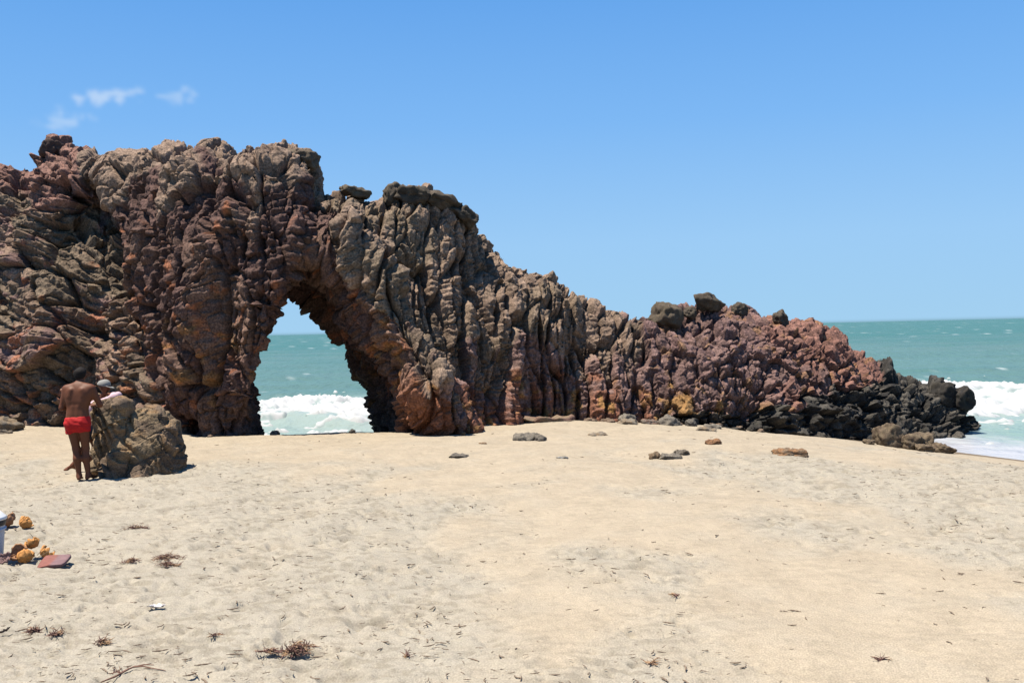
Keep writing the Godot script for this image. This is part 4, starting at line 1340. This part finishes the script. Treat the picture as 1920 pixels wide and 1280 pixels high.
func make_board() -> void:
	# a warped slab, reddish wood with a purple grey half, front left corner drooping
	var v := PackedVector3Array()
	var col := PackedColorArray()
	var idx := PackedInt32Array()
	var nu := 40
	var nv := 22
	for layer in 2:
		for j in nv + 1:
			for i in nu + 1:
				var u := i / float(nu) * 2.0 - 1.0
				var w := j / float(nv) * 2.0 - 1.0
				var k := pow(pow(absf(u), 9.0) + pow(absf(w), 9.0), 1.0 / 9.0)
				var m := maxf(absf(u), absf(w))
				var s := 1.0 if m < 0.001 else lerpf(1.0, m / k, m)
				var x := u * s * 0.135
				var z := w * s * 0.10
				var bend := 0.008 * w * w - 0.03 * maxf(0.0, -u) * maxf(0.0, w)
				var edge := smoothstep(0.86, 1.0, m) * 0.007
				var y := 0.018 - edge + bend if layer == 0 else -0.018 + edge + bend
				v.append(Vector3(x, y + 0.0015 * n_mid.get_noise_2d(x * 12.0, z * 60.0), z))
				var grain := 1.0 + 0.3 * n_mid.get_noise_2d(x * 10.0, z * 90.0)
				var c := lin(0.19, 0.058, 0.042).lerp(lin(0.15, 0.080, 0.085), smoothstep(-0.02, 0.03, x + 0.01 * n_mid.get_noise_2d(z * 50.0, 0.0)))
				col.append(c * grain)
	var per := (nu + 1) * (nv + 1)
	for j in nv:
		for i in nu:
			var a := j * (nu + 1) + i
			idx.append_array(PackedInt32Array([a, a + 1, a + nu + 1, a + 1, a + nu + 2, a + nu + 1]))
			a += per
			idx.append_array(PackedInt32Array([a, a + nu + 1, a + 1, a + 1, a + nu + 1, a + nu + 2]))
	var ring: Array[int] = []
	for i in nu: ring.append(i)
	for j in nv: ring.append(j * (nu + 1) + nu)
	for i in nu: ring.append(nv * (nu + 1) + nu - i)
	for j in nv: ring.append((nv - j) * (nu + 1))
	for i in ring.size():
		var a := ring[i]
		var b := ring[(i + 1) % ring.size()]
		idx.append_array(PackedInt32Array([a, a + per, b, b, a + per, b + per]))
	var m := StandardMaterial3D.new()
	m.vertex_color_use_as_albedo = true
	m.roughness = 0.8
	var o := place("wooden_slab", mesh_of(v, idx, PackedVector3Array(), col), m)
	o.position = Vector3(-4.50, ground(-4.5, -9.28) + 0.03, -9.30)
	o.rotation = Vector3(0.30, -0.06, 0.04)
	tag(o, "flat reddish wooden slab with a purple grey half right of the husks", "wood slab")

# ------------------------------------------------------------------ drift weed, twigs
func tube_into(v: PackedVector3Array, idx: PackedInt32Array, pts: Array, rad: Array, sides := 5) -> void:
	var at := v.size()
	for k in pts.size():
		var f: Vector3 = (pts[mini(k + 1, pts.size() - 1)] - pts[maxi(k - 1, 0)]).normalized()
		var s := f.cross(Vector3.UP if absf(f.y) < 0.9 else Vector3.RIGHT).normalized()
		var u := s.cross(f)
		for i in sides:
			var a := TAU * i / sides
			v.append(pts[k] + (s * cos(a) + u * sin(a)) * rad[k])
	for k in pts.size() - 1:
		for i in sides:
			var a := at + k * sides + i
			var b := at + k * sides + (i + 1) % sides
			idx.append_array(PackedInt32Array([a, b, a + sides, b, b + sides, a + sides]))

func tube_mesh(pts: Array, rad: Array) -> ArrayMesh:
	var v := PackedVector3Array()
	var idx := PackedInt32Array()
	tube_into(v, idx, pts, rad, 6)
	return mesh_of(v, idx)

# a tangle of dry weed: short crooked strands heaped along a line
func weed_mesh(s: int, long: float, wide: float, high: float, count: int) -> ArrayMesh:
	var r := RandomNumberGenerator.new()
	r.seed = s
	var v := PackedVector3Array()
	var idx := PackedInt32Array()
	for k in count:
		var t := r.randfn(0.0, 0.42)
		var p := Vector3(clampf(t, -1.0, 1.0) * long, 0, r.randfn(0.0, 0.4) * wide)
		p.y = maxf(0.004, r.randf() * high * (1.0 - absf(clampf(t, -1.0, 1.0))))
		var dir := Vector3(r.randf_range(-1, 1), r.randf_range(-0.3, 0.5), r.randf_range(-1, 1)).normalized()
		var pts := []
		var rad := []
		var w := r.randf_range(0.002, 0.0055)
		for j in 5:
			pts.append(p)
			rad.append(w * (1.0 - 0.17 * j))
			p += dir * r.randf_range(0.008, 0.020)
			p.y = maxf(p.y, 0.003)
			dir = (dir + Vector3(r.randf_range(-1, 1), r.randf_range(-0.7, 0.5), r.randf_range(-1, 1)) * 0.7).normalized()
		tube_into(v, idx, pts, rad, 4)
	var col := PackedColorArray()
	for p in v:
		var n := n_mid.get_noise_3dv(p * 9.0 + Vector3(s, 0, 0))
		col.append(lin(0.13, 0.065, 0.05).lerp(lin(0.32, 0.20, 0.11), smoothstep(-0.1, 0.5, n)))
	return mesh_of(v, idx, PackedVector3Array(), col)

func make_weed() -> void:
	var m := StandardMaterial3D.new()
	m.vertex_color_use_as_albedo = true
	m.roughness = 0.9
	var g := "clumps of dry seaweed on the sand"
	# label, x, z, half length, half width, height, strands, turn
	var k := 0
	for a in [
		["largest reddish seaweed clump in the foreground", -1.52, -6.52, 0.10, 0.07, 0.06, 190, 0.1],
		["low tail of weed trailing left of the largest clump", -1.70, -6.56, 0.10, 0.03, 0.02, 70, 0.05],
		["thin weed strip lying behind the largest clump", -1.52, -6.66, 0.12, 0.02, 0.025, 60, -0.1],
		["dark weed clump right of the wooden slab, upper piece", -3.42, -9.35, 0.15, 0.06, 0.05, 120, 0.2],
		["dark weed clump right of the wooden slab, lower piece", -3.32, -9.10, 0.13, 0.05, 0.04, 100, -0.2],
		["small dark weed tuft between slab and weed clumps", -3.75, -9.30, 0.08, 0.04, 0.04, 70, 0.0],
		["long thin weed strand with an upright sprig", -4.27, -10.75, 0.16, 0.03, 0.04, 80, 0.05],
		["small reddish weed ball near the left edge", -3.60, -7.10, 0.05, 0.04, 0.035, 70, 0.3],
		["spiky weed tuft right of the reddish weed ball", -3.40, -7.04, 0.06, 0.04, 0.03, 60, 0.8],
		["compact brown weed lump on shell-strewn sand", -2.98, -6.84, 0.05, 0.035, 0.035, 80, 0.1],
		["pale weed wisp left of the largest clump", -2.20, -6.95, 0.04, 0.02, 0.012, 18, 0.3],
		["small weed scrap above the forked twig", -2.60, -6.20, 0.03, 0.02, 0.012, 18, 0.4],
		["dark weed scrap low in the middle foreground", -0.75, -6.35, 0.03, 0.015, 0.015, 22, 0.9],
		["dark weed scrap in the right foreground", 0.85, -6.1, 0.04, 0.015, 0.015, 26, 0.3],
		["weed scrap by the lower right corner", 2.30, -6.05, 0.035, 0.015, 0.012, 20, 0.2],
		["weed piece right of the smooth golden sand", 1.25, -7.6, 0.04, 0.015, 0.012, 20, -0.2]]:
		k += 1
		var o := place("seaweed_clump", weed_mesh(500 + k, a[3], a[4], a[5], a[6]), m)
		o.position = Vector3(a[1], ground(a[1], a[2]) - 0.004, a[2])
		o.rotation.y = a[7]
		tag(o, a[0], "seaweed", g)
	# forked twig at the bottom left
	var t := base("forked_twig", Vector3(-2.5, ground(-2.5, -6.15), -6.15))
	tag(t, "thin dark forked twig at the bottom left of the sand", "twig")
	var bark := paint(0.16, 0.085, 0.06, 0.85)
	place("stem", tube_mesh([Vector3(-0.14, 0.008, 0.13), Vector3(-0.08, 0.014, 0.05), Vector3(-0.045, 0.02, -0.06), Vector3(-0.02, 0.02, -0.12)], [0.004, 0.006, 0.006, 0.005]), bark, t)
	place("branch", tube_mesh([Vector3(-0.03, 0.02, -0.10), Vector3(0.04, 0.025, -0.10), Vector3(0.11, 0.02, -0.07), Vector3(0.20, 0.008, -0.06)], [0.005, 0.0045, 0.0035, 0.002]), bark, t)
	place("branch", tube_mesh([Vector3(-0.03, 0.02, -0.10), Vector3(0.03, 0.022, -0.14), Vector3(0.09, 0.014, -0.15)], [0.005, 0.004, 0.0025]), bark, t)
	place("branch", tube_mesh([Vector3(-0.14, 0.008, 0.13), Vector3(-0.07, 0.02, 0.03), Vector3(-0.055, 0.022, -0.05)], [0.0035, 0.0035, 0.003]), bark, t)
	var leaf := place("dry_leaf", husk_mesh(61, 0.07, 0.55, 0.002), paint(0.045, 0.03, 0.025, 0.7))
	leaf.position = Vector3(-3.80, ground(-3.8, -7.08) + 0.005, -7.08)
	leaf.rotation = Vector3(0.3, 0.6, 0.35)
	leaf.scale = Vector3(1.0, 1.0, 0.35)
	tag(leaf, "dark curled dry leaf at the left edge", "leaf")
	var bag := place("plastic_scrap", husk_mesh(77, 0.11, 0.7, 0.002), paint(0.50, 0.48, 0.50, 0.35, 0.5))
	bag.position = Vector3(-2.92, ground(-2.92, -7.72) - 0.002, -7.72)
	bag.scale = Vector3(1.0, 0.5, 0.4)
	tag(bag, "crumpled pale translucent plastic scrap on the sand", "plastic")
	var bits := paint(0.17, 0.125, 0.09, 0.9)
	for n in 4: scatter(["weed_bits", "straw_bits", "bark_bits", "leaf_bits"][n], "tiny dry brown bits of %s strewn over the trampled sand" % ["weed", "straw", "bark", "leaf"][n], 1000, bits, 2 + n)
	scatter("shell_bits", "tiny white shell bits strewn over the sand", 900, paint(0.62, 0.59, 0.52, 0.6), 1)

func bit_mesh(s: int) -> ArrayMesh:
	# one crooked crumb of drift: a flat-lying strand, lumpy and tapered
	var r := RandomNumberGenerator.new()
	r.seed = 940 + s
	var v := PackedVector3Array()
	var idx := PackedInt32Array()
	var p := Vector3(-0.035, 0.004, 0)
	var dir := Vector3(1, 0, r.randf_range(-0.4, 0.4))
	var pts := []
	var rad := []
	for k in 8:
		pts.append(p)
		rad.append((0.0022 + 0.0045 * r.randf()) * (0.5 if k == 0 or k == 7 else 1.0))
		p += dir.normalized() * 0.010
		dir += Vector3(0, r.randf_range(-0.12, 0.15), r.randf_range(-0.5, 0.5))
		p.y = maxf(p.y, 0.003)
	tube_into(v, idx, pts, rad, 5)
	return mesh_of(v, idx)

func scatter(called: String, label: String, count: int, m: Material, kind: int) -> void:
	var mm := MultiMesh.new()
	mm.transform_format = MultiMesh.TRANSFORM_3D
	mm.mesh = bit_mesh(kind) if kind > 1 else stone_mesh(901, Vector3(0.006, 0.003, 0.005), Color.WHITE, Color.WHITE, 6, 1)
	var spots: Array[Transform3D] = []
	while spots.size() < count:
		var d := 4.5 * pow(5.0, rng.randf())
		var x := rng.randf_range(-0.75, 0.75) * d
		var z := -d
		if beach(x, z) < 0.25: continue
		if rng.randf() < smooth_zone(x, z) * 0.85: continue
		if n_mid.get_noise_2d(x * 0.7, z * 0.7) + rng.randf_range(-0.5, 0.5) < -0.1: continue
		var s := 0.3 + 0.9 * pow(rng.randf(), 2.5) * (0.7 if kind == 1 else 1.0)
		var b := Basis(Vector3.UP, rng.randf() * TAU).scaled(Vector3(s * rng.randf_range(0.7, 1.5), s, s))
		spots.append(Transform3D(b, Vector3(x, ground(x, z) - 0.002, z)))
	mm.instance_count = spots.size()
	for i in spots.size(): mm.set_instance_transform(i, spots[i])
	var o := MultiMeshInstance3D.new()
	o.name = called
	o.multimesh = mm
	o.material_override = m
	add_child(o)
	tag(o, label, "debris", "", "stuff")
